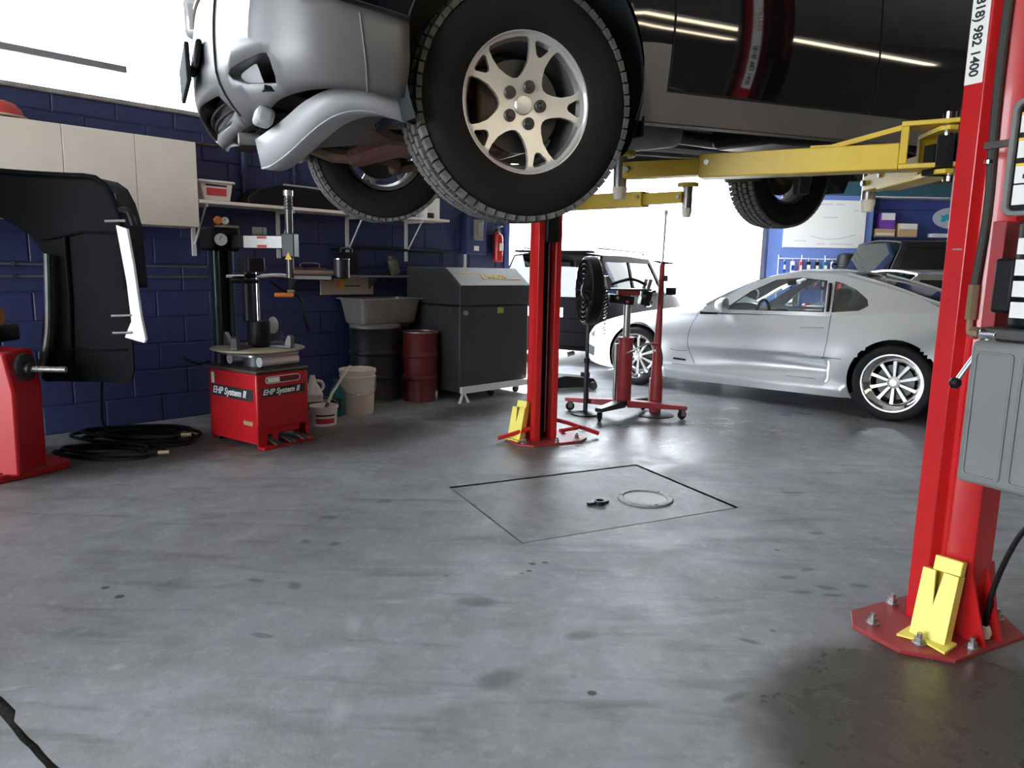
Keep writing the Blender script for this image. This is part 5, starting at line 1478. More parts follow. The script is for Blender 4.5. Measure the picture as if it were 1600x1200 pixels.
# head / display and tray
MB().box(wl_(-3.15, 4.02, .80), (.55, .34, .10)).obj('weight_tray', BLACK, wb_, bevel=0.02)
MB().lathe([(.0, -.03), (.05, -.02), (.05, .02), (.0, .03)], 'x', c=wl_(-2.86, 3.97, .90), n=16).obj('orange_cone', mat('orange_brown', (0.45, 0.16, 0.05), 0.5), wb_)
# guard: curved black shell
g = [(-3.02, 1.49), (-2.88, 1.44), (-2.77, 1.35), (-2.715, 1.24), (-2.735, .98), (-2.785, .54), (-2.76, .505), (-2.32, .495), (-2.27, .515), (-2.25, .57), (-2.245, 1.06), (-2.26, 1.43), (-2.295, 1.56), (-2.34, 1.645), (-2.40, 1.685), (-2.47, 1.695), (-2.92, 1.70), (-3.10, 1.70), (-3.10, 1.52)]
def gfn(off):
    def fn(x, z):
        return (x - rx, (4.25 - ry) + off - .10 * ((x + 2.5) / .35) ** 2 * (1 if x < -2.5 else .5), z)
    return fn
MB().sheet([(x, z) for x, z in g], gfn(0), .06, thick=.018, inward=(0, 1, 0)).obj('guard_face', GUARD, wb_, smooth=40)
def dens_open(lp, st):
    return [q for q in densify(lp, st)][:-max(1, int(math.ceil((Vector(lp[-1]) - Vector(lp[0])).length / st)))] + [lp[-1]]
gi = dens_open(g[10:18], .05)
rows = [[gfn(o_)(x, z) for x, z in gi] for o_ in (-.015, .0, .12, .22)]
MB().grid(rows).obj('guard_rim', GUARD, wb_, smooth=60).modifiers.new('skin', 'SOLIDIFY').thickness = 0.02
MB().tube([gfn(-.02)(x, z) for x, z in dens_open(g[11:18], .05)], .014, 8).obj('guard_bead', GUARD, wb_)
MB().tube([gfn(-.012)(x, z) for x, z in ((-2.68, .70), (-2.45, .69), (-2.28, .70))], .006, 6).obj('guard_crease', GUARD, wb_)
MB().tube([gfn(-.012)(x, z) for x, z in ((-2.62, .60), (-2.60, 1.0), (-2.60, 1.35))], .01, 6).obj('guard_rib', GUARD, wb_)
MB().tube([gfn(-.012)(x, z) for x, z in ((-2.72, 1.33), (-2.5, 1.38), (-2.28, 1.37))], .006, 6).obj('guard_crease', GUARD, wb_)
MB().tube(smooth_path([wl_(-3.2, 4.20, .80), wl_(-3.15, 4.24, 1.2), wl_(-3.0, 4.25, 1.58)], 5), .03, 10).obj('guard_arm', DSTEEL, wb_)
MB().tube(smooth_path([wl_(-2.75, 4.12, .55), wl_(-2.70, 4.16, .8), wl_(-2.68, 4.18, 1.25)], 5), .02, 10).obj('guard_stay', DSTEEL, wb_)
# white measuring arm on the guard edge
wa = [(-2.285, 1.42), (-2.225, 1.40), (-2.20, 1.2), (-2.175, .90), (-2.155, .765), (-2.165, .745), (-2.275, .775), (-2.27, .79), (-2.232, .87), (-2.245, 1.1)]
MB().sheet(wa, lambda x, z: (x - rx, 4.20 - ry, z), .05, thick=.025, inward=(0, 1, 0)).obj('measuring_arm', WHITE, wb_, bevel=0.004)
for z in (1.44, .80, .90):
    MB().cyl(wl_(-2.34, 4.19, z), wl_(-2.23, 4.20, z + .005), .008, n=8).obj('arm_pin', STEEL, wb_)
MB().tube([wl_(-2.30, 4.235, 1.60), wl_(-2.285, 4.235, 1.45)], .005, 6).obj('arm_link', STEEL, wb_)
MB().tube(smooth_path([wl_(-2.30, 4.22, 1.50), wl_(-2.22, 4.22, 1.50), wl_(-2.19, 4.22, 1.42)], 5), .02, 8).obj('arm_joint', BLACK, wb_)
lo = tag(MB().tube(smooth_path([(-2.95, 4.60, 1.25), (-2.97, 4.60, 1.12), (-2.90, 4.60, 1.0), (-2.84, 4.60, 1.12), (-2.80, 4.60, 1.33), (-2.86, 4.60, 1.43), (-2.93, 4.60, 1.38)], 6, True), .011, 8, closed=True).obj('hung_belt', mat('grey_belt', (0.07, 0.08, 0.08), 0.6), None),
         'grey looped belt hanging on the blue wall behind the balancer', 'belt')
lo.location = WN * .62 + WD * -.02
# coiled black air hose on the floor
for k, (px, py, sx, sy, n_, lbl_) in enumerate((( -2.56, 4.82, .34, .16, 7, 'black air hose coiled on the floor against the blue wall'), (-2.58, 4.44, .30, .13, 3, 'loose black hose loops beside the red balancer foot'))):
    pts = []
    for i in range(n_ * 14):
        a = 2 * PI * i / 14; s1 = 1 + .18 * math.sin(a * .37 + k); 
        pts.append((px + sx * s1 * math.cos(a) + .05 * math.sin(i * .21), py + sy * s1 * math.sin(a) + .04 * math.cos(i * .17), .012 + .010 * (i // 14) + .006 * math.sin(i * .9)))
    h_ = tag(MB().tube(smooth_path(pts, 3), .011, 8).obj('air_hose', BLACK, None), lbl_, 'hose', 'hoses on the floor')
    MB().cyl(pts[-1], Vector(pts[-1]) + Vector((.06, .02, 0)), .014, n=8).obj('coupling', MATS['brass'], h_)
tag(MB().tube(smooth_path([(-2.72, 4.72, .50), (-2.74, 4.72, .3), (-2.72, 4.70, .12), (-2.6, 4.72, .015), (-2.3, 4.84, .012)], 6), .008, 8).obj('black_cable', BLACK, None), 'thin black cord hanging from the tyre guard to the floor', 'cord')
tag(MB().tube(smooth_path([(-2.28, 4.95, .56), (-2.2, 4.98, .52), (-2.14, 5.04, .53)], 6), .008, 8).obj('air_line', BLACK, None), 'thin black air line between the balancer and the tyre changer', 'hose')
# ================================================================== FURTHER BACK
# ------------------------------------------------------------------ silver sports car
spc = thing('sports_car', 'silver two door sports car with multi spoke alloy wheels', 'car', (1.40 + .673 * .74, 7.80 + .739 * .74, 0), math.radians(-42.3))
PK = dict(zb=[(-.90, .22), (-.6, .17), (.35, .13), (2.15, .15), (2.9, .22), (3.5, .32)],
          zw=[(-.90, .40), (0, .46), (2.55, .50), (3.5, .55)],
          zs=[(-.90, .50), (-.75, .58), (-.4, .69), (-.1, .745), (.4, .78), (.9, .81), (1.5, .835), (2.0, .86), (2.5, .91), (3.0, .915), (3.5, .86)],
          zt=[(-.90, .52), (-.7, .62), (-.3, .75), (.2, .84), (.6, .89), (.9, .91), (2.5, .98), (3.0, .965), (3.5, .89)],
          ys=[(-.90, .42), (-.75, .56), (-.4, .69), (0, .72), (.6, .735), (1.5, .745), (2.0, .75), (2.55, .735), (3.2, .70), (3.5, .58)],
          yw=[(-.90, .48), (-.75, .68), (-.45, .82), (0, .86), (.6, .85), (1.2, .835), (1.6, .84), (2.1, .88), (2.55, .91), (3.1, .865), (3.5, .68)],
          yb=[(-.90, .46), (-.7, .68), (-.4, .80), (.5, .82), (2.1, .84), (2.6, .86), (3.5, .64)])
class SportsCar(Car):
    def side_y(s, x, z):
        y = Car.side_y(s, x, z)
        if .45 < x < 2.0 and .27 < z < .47:      # scooped door flank
            t = (x - .45) / 1.55; zz = (z - .27) / .20
            y -= .115 * t ** 1.2 * math.sin(PI * max(0, min(1, zz))) ** 0.7
        if .36 < x < 2.16 and z < .275:           # proud side skirt
            y += .03 * min(1.0, (.275 - z) / .05)
        return y
sc = SportsCar(spc, PK, [(0, .32, .345), (2.55, .33, .36)], None, NS=26, NT=10, dx=0.028)
def spc_cls(x, z, row, top):
    if top:
        return 'hood' if x < .68 else ('rear_deck' if x > 2.72 else None)
    if x < -.35:
        return 'front_bumper'
    if x < .64:
        return 'front_fender'
    if x < 1.97 and z > .275:
        return 'door'
    if z < .275 and x < 2.2:
        return 'side_skirt'
    if x > 3.05 and z < .62:
        return 'rear_bumper'
    return 'rear_quarter'
sc.body(spc_cls, dict(hood=SILVER, rear_deck=SILVER, front_bumper=SILVER, front_fender=SILVER, door=SILVER, side_skirt=SILVER, rear_quarter=SILVER, rear_bumper=SILVER, cap=SILVER), flare=0.012)
sc.wells(0.30)
seam = mat('panel_gap', (0.10, 0.105, 0.11), 0.6)
sc.ribbon('door_seam', [(.66, .82), (.615, .65), (.62, .47), (.70, .30)], seam, .006)
sc.ribbon('door_seam', [(1.965, .875), (1.985, .65), (1.97, .48)], seam, .006)
sc.ribbon('fender_crease', [(.36, .44), (.50, .42), (.62, .43)], seam, .005)
sc.ribbon('bumper_seam', [(1.95, .485), (2.1, .49), (2.24, .485)], seam, .006)
sc.ribbon('skirt_seam', [(.45, .28), (1.2, .278), (1.9, .285)], seam, .006)
sc.ribbon('side_vent', [(.46, .335), (.60, .33)], BLACK, .02, .002)
def spy(x): return interp([(.3, .735), (1.5, .75), (2.3, .755), (2.9, .74)], x)
greenhouse(spc, [(.66, .825), (1.0, .825), (2.0, .85), (2.62, .88), (2.90, .925), (2.62, 1.05), (2.32, 1.145), (2.05, 1.205), (1.80, 1.23), (1.55, 1.23), (1.31, 1.19), (1.07, 1.07), (.80, .91)],
           [[(.93, .858), (1.90, .882), (1.86, 1.165), (1.62, 1.188), (1.38, 1.162), (1.16, 1.045)], [(1.965, .885), (2.19, .910), (2.26, .955), (2.24, 1.01), (2.13, 1.09), (2.0, 1.145), (1.93, 1.16)]],
           spy, lambda h: max(0, h) * 0.52, lambda x: .87, SILVER,
           (1.28, 2.02, lambda x: interp([(1.28, 1.18), (1.55, 1.23), (1.80, 1.23), (2.02, 1.21)], x)), GLASS, roofcrown=0.045)
screen_glass(spc, 'windscreen', (.66, .70, .88), (1.29, .585, 1.19), GLASS, bow=.12)
screen_glass(spc, 'hatch_glass', (2.90, .64, .955), (2.02, .57, 1.215), mat('hatch_dark_glass', (0.012, 0.014, 0.016), 0.05), bow=-.02)
for sd in (-1, 1):
    MB().tube(smooth_path([(2.03, sd * .585, 1.225), (2.4, sd * .62, 1.125), (2.72, sd * .645, 1.015), (2.93, sd * .65, .955)], 5), .018, 8).obj('hatch_frame', SILVER, spc)
    MB().lathe([(.0, -.07), (.045, -.06), (.07, -.02), (.075, .03), (.0, .035)], 'x', c=(.98, sd * .87, .905), n=18).obj('door_mirror', SILVER, spc)
    MB().box((.97, sd * .80, .885), (.06, .10, .03)).obj('mirror_stalk', SILVER, spc, bevel=0.008)
    MB().sheet([(-.74, .50), (-.60, .565), (-.48, .585), (-.50, .52), (-.66, .47)], lambda a, c, s2=sd: (a, s2 * (sc.side_y(a, c) + .004), c), .05).obj('headlamp', mat('dark_lamp', (0.08, 0.085, 0.09), 0.08), spc)
    MB().sheet([(-.84, .27), (-.62, .25), (-.60, .36), (-.82, .39)], lambda a, c, s2=sd: (a, s2 * (sc.side_y(a, c) + .004), c), .05).obj('bumper_intake', MATTE, spc)
    MB().tube([(1.72, sd * (sc.side_y(1.72, .74) + .004), .74), (1.78, sd * (sc.side_y(1.78, .745) + .02), .745), (1.88, sd * (sc.side_y(1.88, .75) + .02), .75), (1.93, sd * (sc.side_y(1.93, .75) + .004), .75)], .009, 8).obj('door_handle', SILVER, spc)
    MB().tube([(1.93, sd * .742, .885), (1.90, sd * .64, 1.14)], .016, 6).obj('door_pillar', BLACK, spc)
    mesh_wheel(spc, (0, sd * .755, .315), sd, r=.315, rr=.238, w=.225, lip=.045, n=10)
    mesh_wheel(spc, (2.55, sd * .775, .325), sd, r=.325, rr=.242, w=.26, lip=.062, n=10)
    seat(spc, 1.55, sd * .34, .28, mat('dark_seat_cloth', (0.03, 0.03, 0.034), 0.8))
MB().bx(.80, 1.05, -.66, .66, .55, .84).obj('dashboard', MATS['dark_seat_cloth'], spc, bevel=0.05)
MB().tube([(1.16, -.34 + .16 * math.cos(a * PI / 10), .80 + .16 * math.sin(a * PI / 10)) for a in range(20)], .014, 8, closed=True).obj('steering_wheel', BLACK, spc)
MB().bx(.6, 2.9, -.70, .70, .20, .24).obj('floor_pan', MATTE, spc)
MB().bx(2.0, 2.9, -.66, .66, .50, .80).obj('boot_floor', MATTE, spc)
MB().box((1.30, 0, 1.13), (.04, .16, .05)).obj('rear_view_mirror', BLACK, spc, bevel=0.01)
MB().box((-.93, 0, .30), (.06, .8, .12)).obj('grille', MATTE, spc, bevel=0.01)
wg = MB().tube(smooth_path([(3.25, -.62, .90), (3.30, -.66, 1.05), (3.38, -.6, 1.17), (3.42, 0, 1.20), (3.38, .6, 1.17), (3.30, .66, 1.05), (3.25, .62, .90)], 6), .035, 8)
wg.obj('rear_wing', SILVER, spc)

# ------------------------------------------------------------------ plainer vehicles
def simple_car(name, label, loc, rz, x0, x1, hw, belt, roof, xs, paint, glass, rw, wb, bottom=.24, crown=.05, lights=True):
    """xs = windscreen base, roof front, roof rear, rear glass base"""
    root = thing(name, label, 'car', loc, rz)
    a, b_, c_, d_ = xs
    K = dict(zb=[(x0, bottom + .06), (0, bottom), (wb, bottom), (x1, bottom + .06)],
             zw=[(x0, bottom + .28), (x1, bottom + .30)],
             zs=[(x0, belt - .22), (x0 + .25, belt - .12), (a, belt - .02), (d_, belt), (x1, belt - .06)],
             zt=[(x0, belt - .19), (x0 + .3, belt - .05), (a, belt + .05), (d_, belt + .04), (x1, belt - .02)],
             ys=[(x0, hw - .32), (x0 + .25, hw - .14), (.2, hw - .06), (wb, hw - .06), (x1 - .2, hw - .10), (x1, hw - .22)],
             yw=[(x0, hw - .26), (x0 + .25, hw - .06), (.2, hw), (wb, hw), (x1 - .2, hw - .05), (x1, hw - .16)],
             yb=[(x0, hw - .28), (x0 + .25, hw - .09), (.2, hw - .03), (wb, hw - .03), (x1 - .2, hw - .08), (x1, hw - .19)])
    c = Car(root, K, [(0, rw, rw + .06), (wb, rw, rw + .06)], None, NS=12, NT=7, dx=.06)
    def cls(x, z, row, top):
        if top:
            return 'hood' if x < a + .05 else ('rear_deck' if x > d_ - .05 else None)
        if x < -rw: return 'front_bumper' if z < bottom + .32 else 'front_fender'
        if x < a + .1: return 'front_fender'
        if x < (a + d_) / 2: return 'front_door'
        if x < wb - rw - .05: return 'rear_door'
        if x > x1 - .3 and z < bottom + .35: return 'rear_bumper'
        return 'rear_quarter'
    c.body(cls, {k: paint for k in ('hood', 'rear_deck', 'front_bumper', 'front_fender', 'front_door', 'rear_door', 'rear_bumper', 'rear_quarter', 'cap')})
    c.wells(.28)
    yb = lambda x: interp([(a, hw - .07), (c_, hw - .07), (x1, hw - .14)], x)
    top = roof - crown
    mid = (b_ + c_) / 2
    poly = [(a, belt - .03), (d_ + .02, belt - .01), (c_, top), (mid, top + .01), (b_, top - .01)]
    k = (b_ - a); m2 = (d_ - c_)
    z0, z1 = belt + .04, top - .07
    fx = lambda z: a + k * (z - belt) / (top - belt) + .12
    rx_ = lambda z: d_ - m2 * (z - belt) / (top - belt) - .10
    wins = [[(fx(z0) + .05, z0), (mid - .04, z0), (mid - .04, z1), (fx(z1), z1)], [(mid + .04, z0), (rx_(z0), z0), (rx_(z1), z1), (mid + .04, z1)]]
    greenhouse(root, poly, wins, yb, lambda h: max(0, h) * .26, lambda x: belt, paint, (b_ - .02, c_ + .02, lambda x: interp([(b_, top - .01), (mid, top + .01), (c_, top)], x)), glass, roofcrown=crown)
    w1_ = yb(a) - .05
    screen_glass(root, 'windscreen', (a - .02, w1_, belt + .02), (b_, w1_ - .10, top), glass, bow=.06)
    screen_glass(root, 'rear_glass', (d_ + .02, w1_ - .06, belt + .02), (c_ + .01, w1_ - .12, top), glass, bow=.03)
    for sd in (-1, 1):
        for x in (0, wb):
            plain_wheel(root, (x, sd * (hw - .12), rw), sd, r=rw, rr=rw * .62)
        MB().box((a + .22, sd * (hw + .06), belt + .06), (.10, .16, .12)).obj('door_mirror', paint, root, bevel=0.02)
        if lights:
            MB().box((x1 - .05, sd * (hw - .20), belt - .14), (.12, .12, .26)).obj('tail_lamp', MATS['tail_lamp_red'], root, bevel=0.02)
            MB().box((x0 + .06, sd * (hw - .30), belt - .28), (.10, .24, .13)).obj('headlamp', MATS['lamp_lens'], root, bevel=0.03)
        seat(root, (a + mid) / 2 + .25, sd * .38, belt - .62, MATS['dark_seat_cloth'])
        for x in ((a + mid) / 2 + .35, mid + .75):
            if x < wb - .2:
                y_ = c.side_y(x, belt - .14)
                MB().tube([(x - .08, sd * (y_ + .002), belt - .14), (x - .04, sd * (y_ + .03), belt - .14), (x + .05, sd * (y_ + .03), belt - .14), (x + .09, sd * (y_ + .002), belt - .14)], .012, 6).obj('door_handle', CHROME, root)
    MB().bx(a - .2, x1 - .1, -hw + .14, hw - .14, bottom + .05, bottom + .09).obj('floor_pan', MATTE, root)
    MB().bx(a + .05, a + .3, -hw + .16, hw - .16, belt - .30, belt - .02).obj('dashboard', MATTE, root, bevel=0.04)
    c.ribbon('door_seam', [(mid, belt - .03), (mid, bottom + .12)], MATTE, .007)
    c.ribbon('door_seam', [(a + .12, belt - .04), (a + .10, bottom + .12)], MATTE, .007)
    return root, c
MARP = mat('dark_plum_car_paint', (0.0022, 0.0012, 0.002), 0.6, spec=0.04)
wag, wc = simple_car('wagon', 'dark plum station wagon parked outside the open door seen from behind', (1.973, 12.437, -.12), math.radians(243), -.85, 3.45, .85, .98, 1.58, (.45, 1.05, 3.10, 3.42), MARP, GLASS, .31, 2.60, bottom=.26)
MB().bx(3.43, 3.455, -.62, .62, .72, 1.0).obj('tailgate', MARP, wag, bevel=0.02)
MB().bx(3.45, 3.462, -.26, .26, .74, .86).obj('number_plate', PAPER, wag)
MB().bx(3.36, 3.52, -.76, .76, .36, .55).obj('bumper_bar', MARP, wag, bevel=0.03)
MB().cyl((3.30, .35, .27), (3.55, .35, .27), .03, n=14).obj('tail_pipe', STEEL, wag)
for sd in (-1, 1):
    MB().tube([(1.1, sd * .56, 1.58), (1.15, sd * .56, 1.625), (3.0, sd * .54, 1.625), (3.05, sd * .54, 1.58)], .012, 6).obj('roof_rail', BLACK, wag)
MB().box((3.20, 0, 1.575), (.24, 1.05, .03)).obj('roof_spoiler', MARP, wag, bevel=0.01)
wc.ribbon('side_trim', [(.5, .62), (1.5, .62), (2.2, .62)], CHROME, .025, .006)
bsv, bc = simple_car('utility_vehicle', 'black boxy utility vehicle parked against the far blue wall', (8.78, 11.2, 0), math.radians(180), -.80, 3.46, .88, 1.10, 1.76, (.45, .95, 3.20, 3.44), mat('flat_black_car_paint', (0.016, 0.016, 0.018), 0.4, spec=0.3), GLASSD, .35, 2.60, bottom=.32)
slc, scc = simple_car('coupe', 'low silver coupe roof showing between the sports car and the utility vehicle', (7.30, 9.2, 0), math.radians(180), -.85, 3.35, .84, .84, 1.30, (.50, 1.15, 2.55, 3.05), mat('beige_silver_paint', (0.50, 0.49, 0.46), 0.25, metal=0.5, coat=0.8), GLASSD, .31, 2.50, bottom=.18)

# ------------------------------------------------------------------ jacks, stands and fan behind the far post
tj = thing('transmission_jack', 'red transmission jack with crank handle and four legged caster base', 'jack', (.94, 5.95, 0))
def leg_(x, y, nm='leg', m=REDW):
    d = Vector((x, y)); L = d.length; a = math.atan2(y, x)
    o = MB().add([(.03, -.05, .09), (.03, .05, .09), (L, .035, .085), (L, -.035, .085), (.03, -.05, .15), (.03, .05, .15), (L, .035, .115), (L, -.035, .115)],
                 [(3, 2, 1, 0), (4, 5, 6, 7), (0, 1, 5, 4), (1, 2, 6, 5), (2, 3, 7, 6), (3, 0, 4, 7)]).obj(nm, m, tj, bevel=0.005)
    o.rotation_euler = (0, 0, a)
    cst = bpy.data.objects.new('caster', None); COL.objects.link(cst); cst.parent = tj; cst.location = (x * .93, y * .93, 0); cst.rotation_euler = (0, 0, a + .6)
    MB().lathe([(.0, -.014), (.036, -.014), (.040, 0), (.036, .014), (.0, .014)], 'y', c=(0, 0, .04), n=18).obj('wheel', RUBBER, cst)
    MB().bx(-.02, .02, -.022, -.016, .03, .085).obj('fork', STEEL, cst)
    MB().bx(-.02, .02, .016, .022, .03, .085).obj('fork', STEEL, cst)
leg_(-.46, .26); leg_(-.24, -.24, m=DSTEEL); leg_(.52, -.06); leg_(.24, .34, m=DSTEEL)
MB().lathe([(.0, .14), (.058, .14), (.060, .15), (.060, .64), (.066, .645), (.066, .675), (.03, .68), (.0, .68)], n=28).obj('cylinder', REDW, tj)
MB().cyl((-.075, .02, .15), (-.075, .02, .62), .016, n=12).obj('return_tube', STEEL, tj)
MB().cyl((0, 0, .68), (0, 0, 1.02), .030, n=20).obj('ram', STEEL, tj)
MB().tube([(0, -.06, .55), (.04, -.10, .575), (.15, -.11, .635), (.21, -.11, .632)], .009, 8).obj('crank_handle', STEEL, tj)
MB().cyl((.19, -.11, .633), (.25, -.11, .630), .013, n=10).obj('handle_grip', REDW, tj)
MB().bx(-.09, .09, -.05, .05, 1.02, 1.06).obj('saddle_block', REDW, tj, bevel=0.006)
MB().bx(-.20, .17, -.12, .12, 1.06, 1.075).obj('saddle_plate', DSTEEL, tj, bevel=0.004)
for x, y, h in ((-.18, -.10, .10), (-.18, .10, .10), (.15, -.10, .08), (.15, .10, .08)):
    MB().box((x, y, 1.075 + h / 2), (.03, .05, h), (0, .25 if x > 0 else -.25, 0)).obj('saddle_finger', STEEL, tj, bevel=0.004)
for k in range(14):
    MB().tube([(-.20 + .018 * math.cos(q * PI / 4) * (1 if k % 2 else .5), -.13 + .018 * math.sin(q * PI / 4) * (.5 if k % 2 else 1), 1.05 - .026 * k + .01 * math.cos(q * PI / 4)) for q in range(8)], .004, 5, closed=True).obj('chain_link', CHROME, tj)
MB().box((-.06, .0, .985), (.20, .16, .07), (0, .1, 0)).obj('tilt_plate', BLACKM, tj, bevel=0.008)
MB().box((-.22, .03, 1.00), (.10, .18, .16), (0, -.2, 0)).obj('tilt_frame', BLACKM, tj, bevel=0.008)
MB().box((.14, .0, 1.00), (.08, .16, .12), (0, .2, 0)).obj('tilt_frame', BLACKM, tj, bevel=0.008)
for x, y, z in ((-.25, -.07, 1.06), (-.17, -.09, .96), (-.10, -.09, 1.0), (.12, -.09, 1.02), (.17, -.09, .97), (-.02, -.09, .97)):
    MB().cyl((x, y - .02, z), (x, y + .02, z), .013, n=8).obj('adjuster_bolt', CHROME, tj)
MB().tube(smooth_path([(-.15, .05, 1.10), (0, -.05, 1.15), (.12, .02, 1.12), (.16, .10, 1.10)], 5), .012, 6).obj('strap', BLACK, tj)
MB().cyl((-.30, .14, .15), (-.31, .15, .56), .011, n=8).obj('pump_lever', DSTEEL, tj)
MB().cyl((-.30, .14, .12), (-.30, .14, .22), .022, n=10).obj('pump_body', REDW, tj)

st = thing('pole_stand', 'tall slim red support stand with a screw top behind the transmission jack', 'stand', (1.23, 6.06, 0))
MB().lathe([(.0, .0), (.16, .0), (.162, .006), (.15, .014), (.05, .03), (.0, .03)], n=36).obj('base_disc', DSTEEL, st)
MB().tube([(0, 0, .02), (0, 0, .16), (0, 0, .30), (-.005, 0, .55), (-.005, 0, .60), (0, 0, .90), (.002, 0, 1.28)], [.05, .055, .05, .035, .032, .026, .022], 12).obj('pole', REDW, st)
MB().bx(-.055, -.035, -.03, .03, .08, .32).obj('foot_plate', REDW, st)
MB().bx(.030, .048, -.03, .03, .08, .32).obj('foot_plate', REDW, st)
MB().cyl((0, 0, 1.26), (0.01, 0, 1.69), .010, n=10).obj('screw', STEEL, st)
MB().cyl((.01, 0, 1.68), (.01, 0, 1.715), .016, n=10).obj('screw_head', STEEL, st)
for a in (0, 120, 240):
    MB().tube([(0, 0, 1.29), (.10 * math.cos(math.radians(a + 15)), .10 * math.sin(math.radians(a + 15)), 1.285 + .02 * (a == 120))], [.012, .005], 6).obj('spinner_arm', DSTEEL, st)
MB().box((.035, 0, 1.16), (.03, .03, .05)).obj('release_catch', DSTEEL, st)
MB().cyl((-.03, -.03, .55), (-.03, -.03, .57), .008, n=8).obj('pin', STEEL, st)

fn = thing('pedestal_fan', 'black round pedestal fan on a thin black pole beside the far post', 'fan', (.63, 6.03, 0), math.radians(9))
MB().lathe([(.0, .0), (.12, .0), (.12, .012), (.03, .03), (.0, .03)], n=28).obj('foot', BLACKM, fn)
MB().tube([(0, 0, .02), (0, 0, .46), (0, 0, .47), (0, 0, .92)], [.020, .020, .014, .014], 10).obj('pole', BLACKM, fn)
MB().lathe([(.015, .44), (.026, .445), (.026, .485), (.015, .49)], n=14).obj('pole_clamp', BLACK, fn)
fz = 1.05
MB().lathe([(.265, -.05), (.280, -.04), (.285, 0), (.280, .04), (.265, .05), (.268, .04), (.272, 0), (.268, -.04), (.265, -.05)], 'x', c=(0, 0, fz), n=40).obj('shroud', BLACK, fn)
for q, xx in ((0, -.052), (1, .052)):
    for r_ in (.06, .10, .14, .18, .22, .26):
        MB().tube([(xx, r_ * math.cos(i * PI / 16), fz + r_ * math.sin(i * PI / 16)) for i in range(32)], .003, 5, closed=True).obj('guard_ring', BLACKM, fn)
    for i in range(16):
        a = i * PI / 8
        MB().cyl((xx, .03 * math.cos(a), fz + .03 * math.sin(a)), (xx * .95, .275 * math.cos(a), fz + .275 * math.sin(a)), .003, n=5).obj('guard_spoke', BLACKM, fn)
for i in range(4):
    a = i * PI / 2 + .4
    b = MB().grid([[((-.03 + .06 * j / 4) * (.4 + .6 * r_ / .25), r_ * math.cos(a + (j - 2) * .17), fz + r_ * math.sin(a + (j - 2) * .17)) for j in range(5)] for r_ in (.05, .10, .16, .21, .25)])
    b.obj('blade', BLACK, fn, smooth=60).modifiers.new('skin', 'SOLIDIFY').thickness = 0.004
MB().lathe([(.0, -.09), (.05, -.08), (.06, -.03), (.06, .06), (.0, .07)], 'x', c=(.02, 0, fz), n=20).obj('motor', BLACKM, fn)
MB().tube([(0, 0, .90), (.0, 0, .97), (.05, 0, 1.0)], .014, 8).obj('neck', BLACKM, fn)
MB().cyl((.0, -.05, fz + .10), (.0, -.05, fz + .11), .008, n=8).obj('badge', CHROME, fn)

fj = thing('floor_jack', 'low black floor jack lying in front of the open door', 'jack', (.60, 7.35, 0), math.radians(20))
MB().prism([(-.30, .03), (.22, .03), (.26, .07), (.22, .12), (-.10, .155), (-.28, .12)], -.11, .11, 'y').obj('body', BLACKM, fj, bevel=0.01)
MB().cyl((.17, 0, .10), (.17, 0, .17), .05, n=18).obj('saddle', BLACK, fj)
for x in (-.24, .20):
    for y in (-.13, .13):
        MB().lathe([(.0, -.018), (.042, -.018), (.045, 0), (.042, .018), (.0, .018)], 'y', c=(x, y, .045), n=16).obj('wheel', DSTEEL, fj)
MB().cyl((-.26, 0, .10), (-.42, 0, .16), .018, n=10).obj('handle_socket', BLACKM, fj)

# ------------------------------------------------------------------ far right wall dressing
ps = thing('wall_board', 'large white notice board on the blue wall pier', 'board', (5.31, 12.615, 1.68))
MB().bx(-.70, .69, -.02, 0, 0, .80).obj('board', PAPER, ps, bevel=0.004)
FAINT = mat('faint_print', (0.62, 0.64, 0.66), 0.7)
MB().tube(smooth_path([(-.25, -.022, .20), (.0, -.022, .155), (.25, -.022, .165), (.52, -.022, .23)], 6), .008, 6).obj('swoosh', FAINT, ps)
for x0, x1, z in ((-.15, .1, .72), (.15, .3, .72), (.10, .50, .055), (-.12, .02, .055), (-.5, -.3, .10), (.46, .56, .62), (-.05, .2, .50)):
    MB().bx(x0, x1, -.0215, -.02, z, z + .022).obj('print_line', FAINT, ps)
rk = thing('display_rack', 'white wire rack of hanging shop supplies under the notice board', 'rack', (5.16, 12.61, 1.15))
MB().bx(-.60, .55, -.02, 0, .33, .35).obj('rail', WHITE, rk)
MB().bx(-.60, .55, -.02, 0, .05, .07).obj('rail', WHITE, rk)
for x in (-.6, -.2, .2, .55):
    MB().bx(x - .008, x + .008, -.012, 0, -.55, .40).obj('upright', WHITE, rk)
cols_ = (('blue', BLUEP), ('dark grey', BLACKM), ('white', WHITE), ('black', BLACK), ('red', REDP), ('teal', TEAL))
posn = ('first', 'second', 'third', 'fourth', 'fifth', 'sixth', 'seventh', 'eighth')
for r_, z in ((0, .34), (1, .06)):
    for i in range(8):
        cn, m = cols_[(i * (2 + r_) + r_ * 3 + (i // 3)) % 6]
        x = -.52 + .14 * i + random.uniform(-.015, .015); h = random.uniform(.17, .25); w = random.uniform(.045, .075)
        o = thing('hanging_pack', '%s pack hanging %s from the left on the %s rail of the white rack' % (cn, posn[i], 'upper' if r_ == 0 else 'lower'), 'pack',
                  (5.16 + x, 12.555, 1.15 + z - .02), 0, 'shop supplies hanging on the rack')
        MB().bx(-w / 2, w / 2, -.02, .02, -h, -.03).obj('pack', m, o, bevel=0.006)
        MB().bx(-w / 2 + .006, w / 2 - .006, -.022, -.02, -h * .75, -h * .4).obj('pack_label', PAPER if m is not WHITE else BLUEP, o)
        MB().tube([(0, 0, -.03), (0, 0, .01), (0, .03, .015)], .004, 5).obj('hook', STEEL, o)
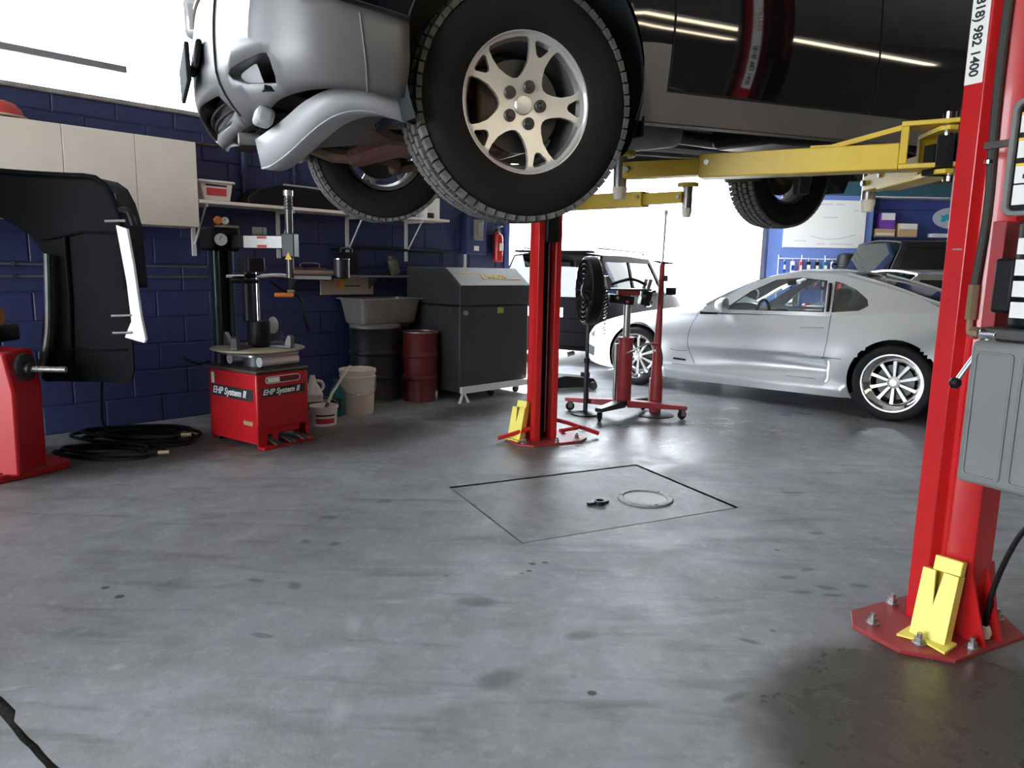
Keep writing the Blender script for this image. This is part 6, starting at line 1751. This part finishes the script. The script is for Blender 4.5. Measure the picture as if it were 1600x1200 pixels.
sl = thing('back_shelf', 'dark blue wall shelf carrying cartons on the far wall', 'shelf', (6.75, 12.75, 1.86))
MB().bx(-.58, 1.6, -.15, .145, 0, .03).obj('board', BLUE, sl)
for x in (-.5, .5, 1.5):
    MB().prism([(-.12, 0), (.145, 0), (.145, -.2)], x - .01, x + .01, 'x').obj('bracket', BLUE, sl)
def carton(name, lbl, x, z, w, h, d, m, top=None, band=None):
    o = thing(name, lbl, 'box', (x, 12.74, z))
    MB().bx(-w / 2, w / 2, -d / 2, d / 2, 0, h).obj('carton', m, o, bevel=0.004)
    MB().bx(-w / 2 + .005, w / 2 - .005, -.012, .012, h, h + .002).obj('tape', OFFW, o)
    if band:
        MB().bx(-w / 2 + .01, w / 2 - .01, -d / 2 - .002, -d / 2, h * band[1], h * band[2]).obj('print', band[0], o)
    return o
carton('carton', 'brown carton at the left end of the far shelf', 6.37, 1.891, .34, .13, .20, CARD, band=(OFFW, .2, .5))
carton('purple_box', 'purple and white box stacked on a brown carton', 6.41, 2.024, .25, .27, .16, PURPLE, band=(PAPER, .55, .98))
carton('carton_open', 'brown carton with a white top on the far shelf', 6.76, 1.891, .32, .23, .20, CARD, band=(PAPER, .58, .96))
carton('flat_box', 'long flat white box lying on the far shelf', 7.55, 1.891, .70, .07, .16, PAPER, band=(OFFW, .2, .5))
ov = thing('oval_sign', 'white oval sign with a cyan emblem on the far wall', 'sign', (7.63, 12.895, 2.24))
MB().sheet([(.33 * math.cos(i * PI / 20), .18 * math.sin(i * PI / 20)) for i in range(40)], lambda a, c: (a, -.012, c), .1, thick=.012, inward=(0, 1, 0)).obj('plate', mat('sign_lilac_white', (0.62, 0.62, 0.72), 0.5), ov)
MB().sheet([(-.20, -.06), (-.12, -.07), (-.08, -.03), (-.02, -.06), (.05, -.02), (.02, .05), (-.04, .03), (-.09, .08), (-.14, .04), (-.21, .05), (-.17, .0)], lambda a, c: (a, -.014, c), .06, thick=.002, inward=(0, 1, 0)).obj('emblem', mat('cyan_print', (0.03, 0.45, 0.62), 0.5), ov)
od = thing('oil_drain_tank', 'tall black drum shaped oil drain tank standing by the far wall', 'tank', (5.60, 12.28, 0))
MB().lathe([(.0, .0), (.17, .0), (.175, .01), (.175, 1.30), (.185, 1.31), (.185, 1.34), (.172, 1.35), (.165, 1.50), (.15, 1.56), (.10, 1.585), (.0, 1.59)], n=32).obj('tank', BLACK, od)
MB().lathe([(.172, 1.36), (.182, 1.37), (.182, 1.39), (.172, 1.40)], n=32).obj('band', BLACKM, od)
MB().tube([(-.17, 0, 1.40), (-.24, 0, 1.41), (-.25, 0, 1.37)], .018, 8).obj('spout', BLACKM, od)
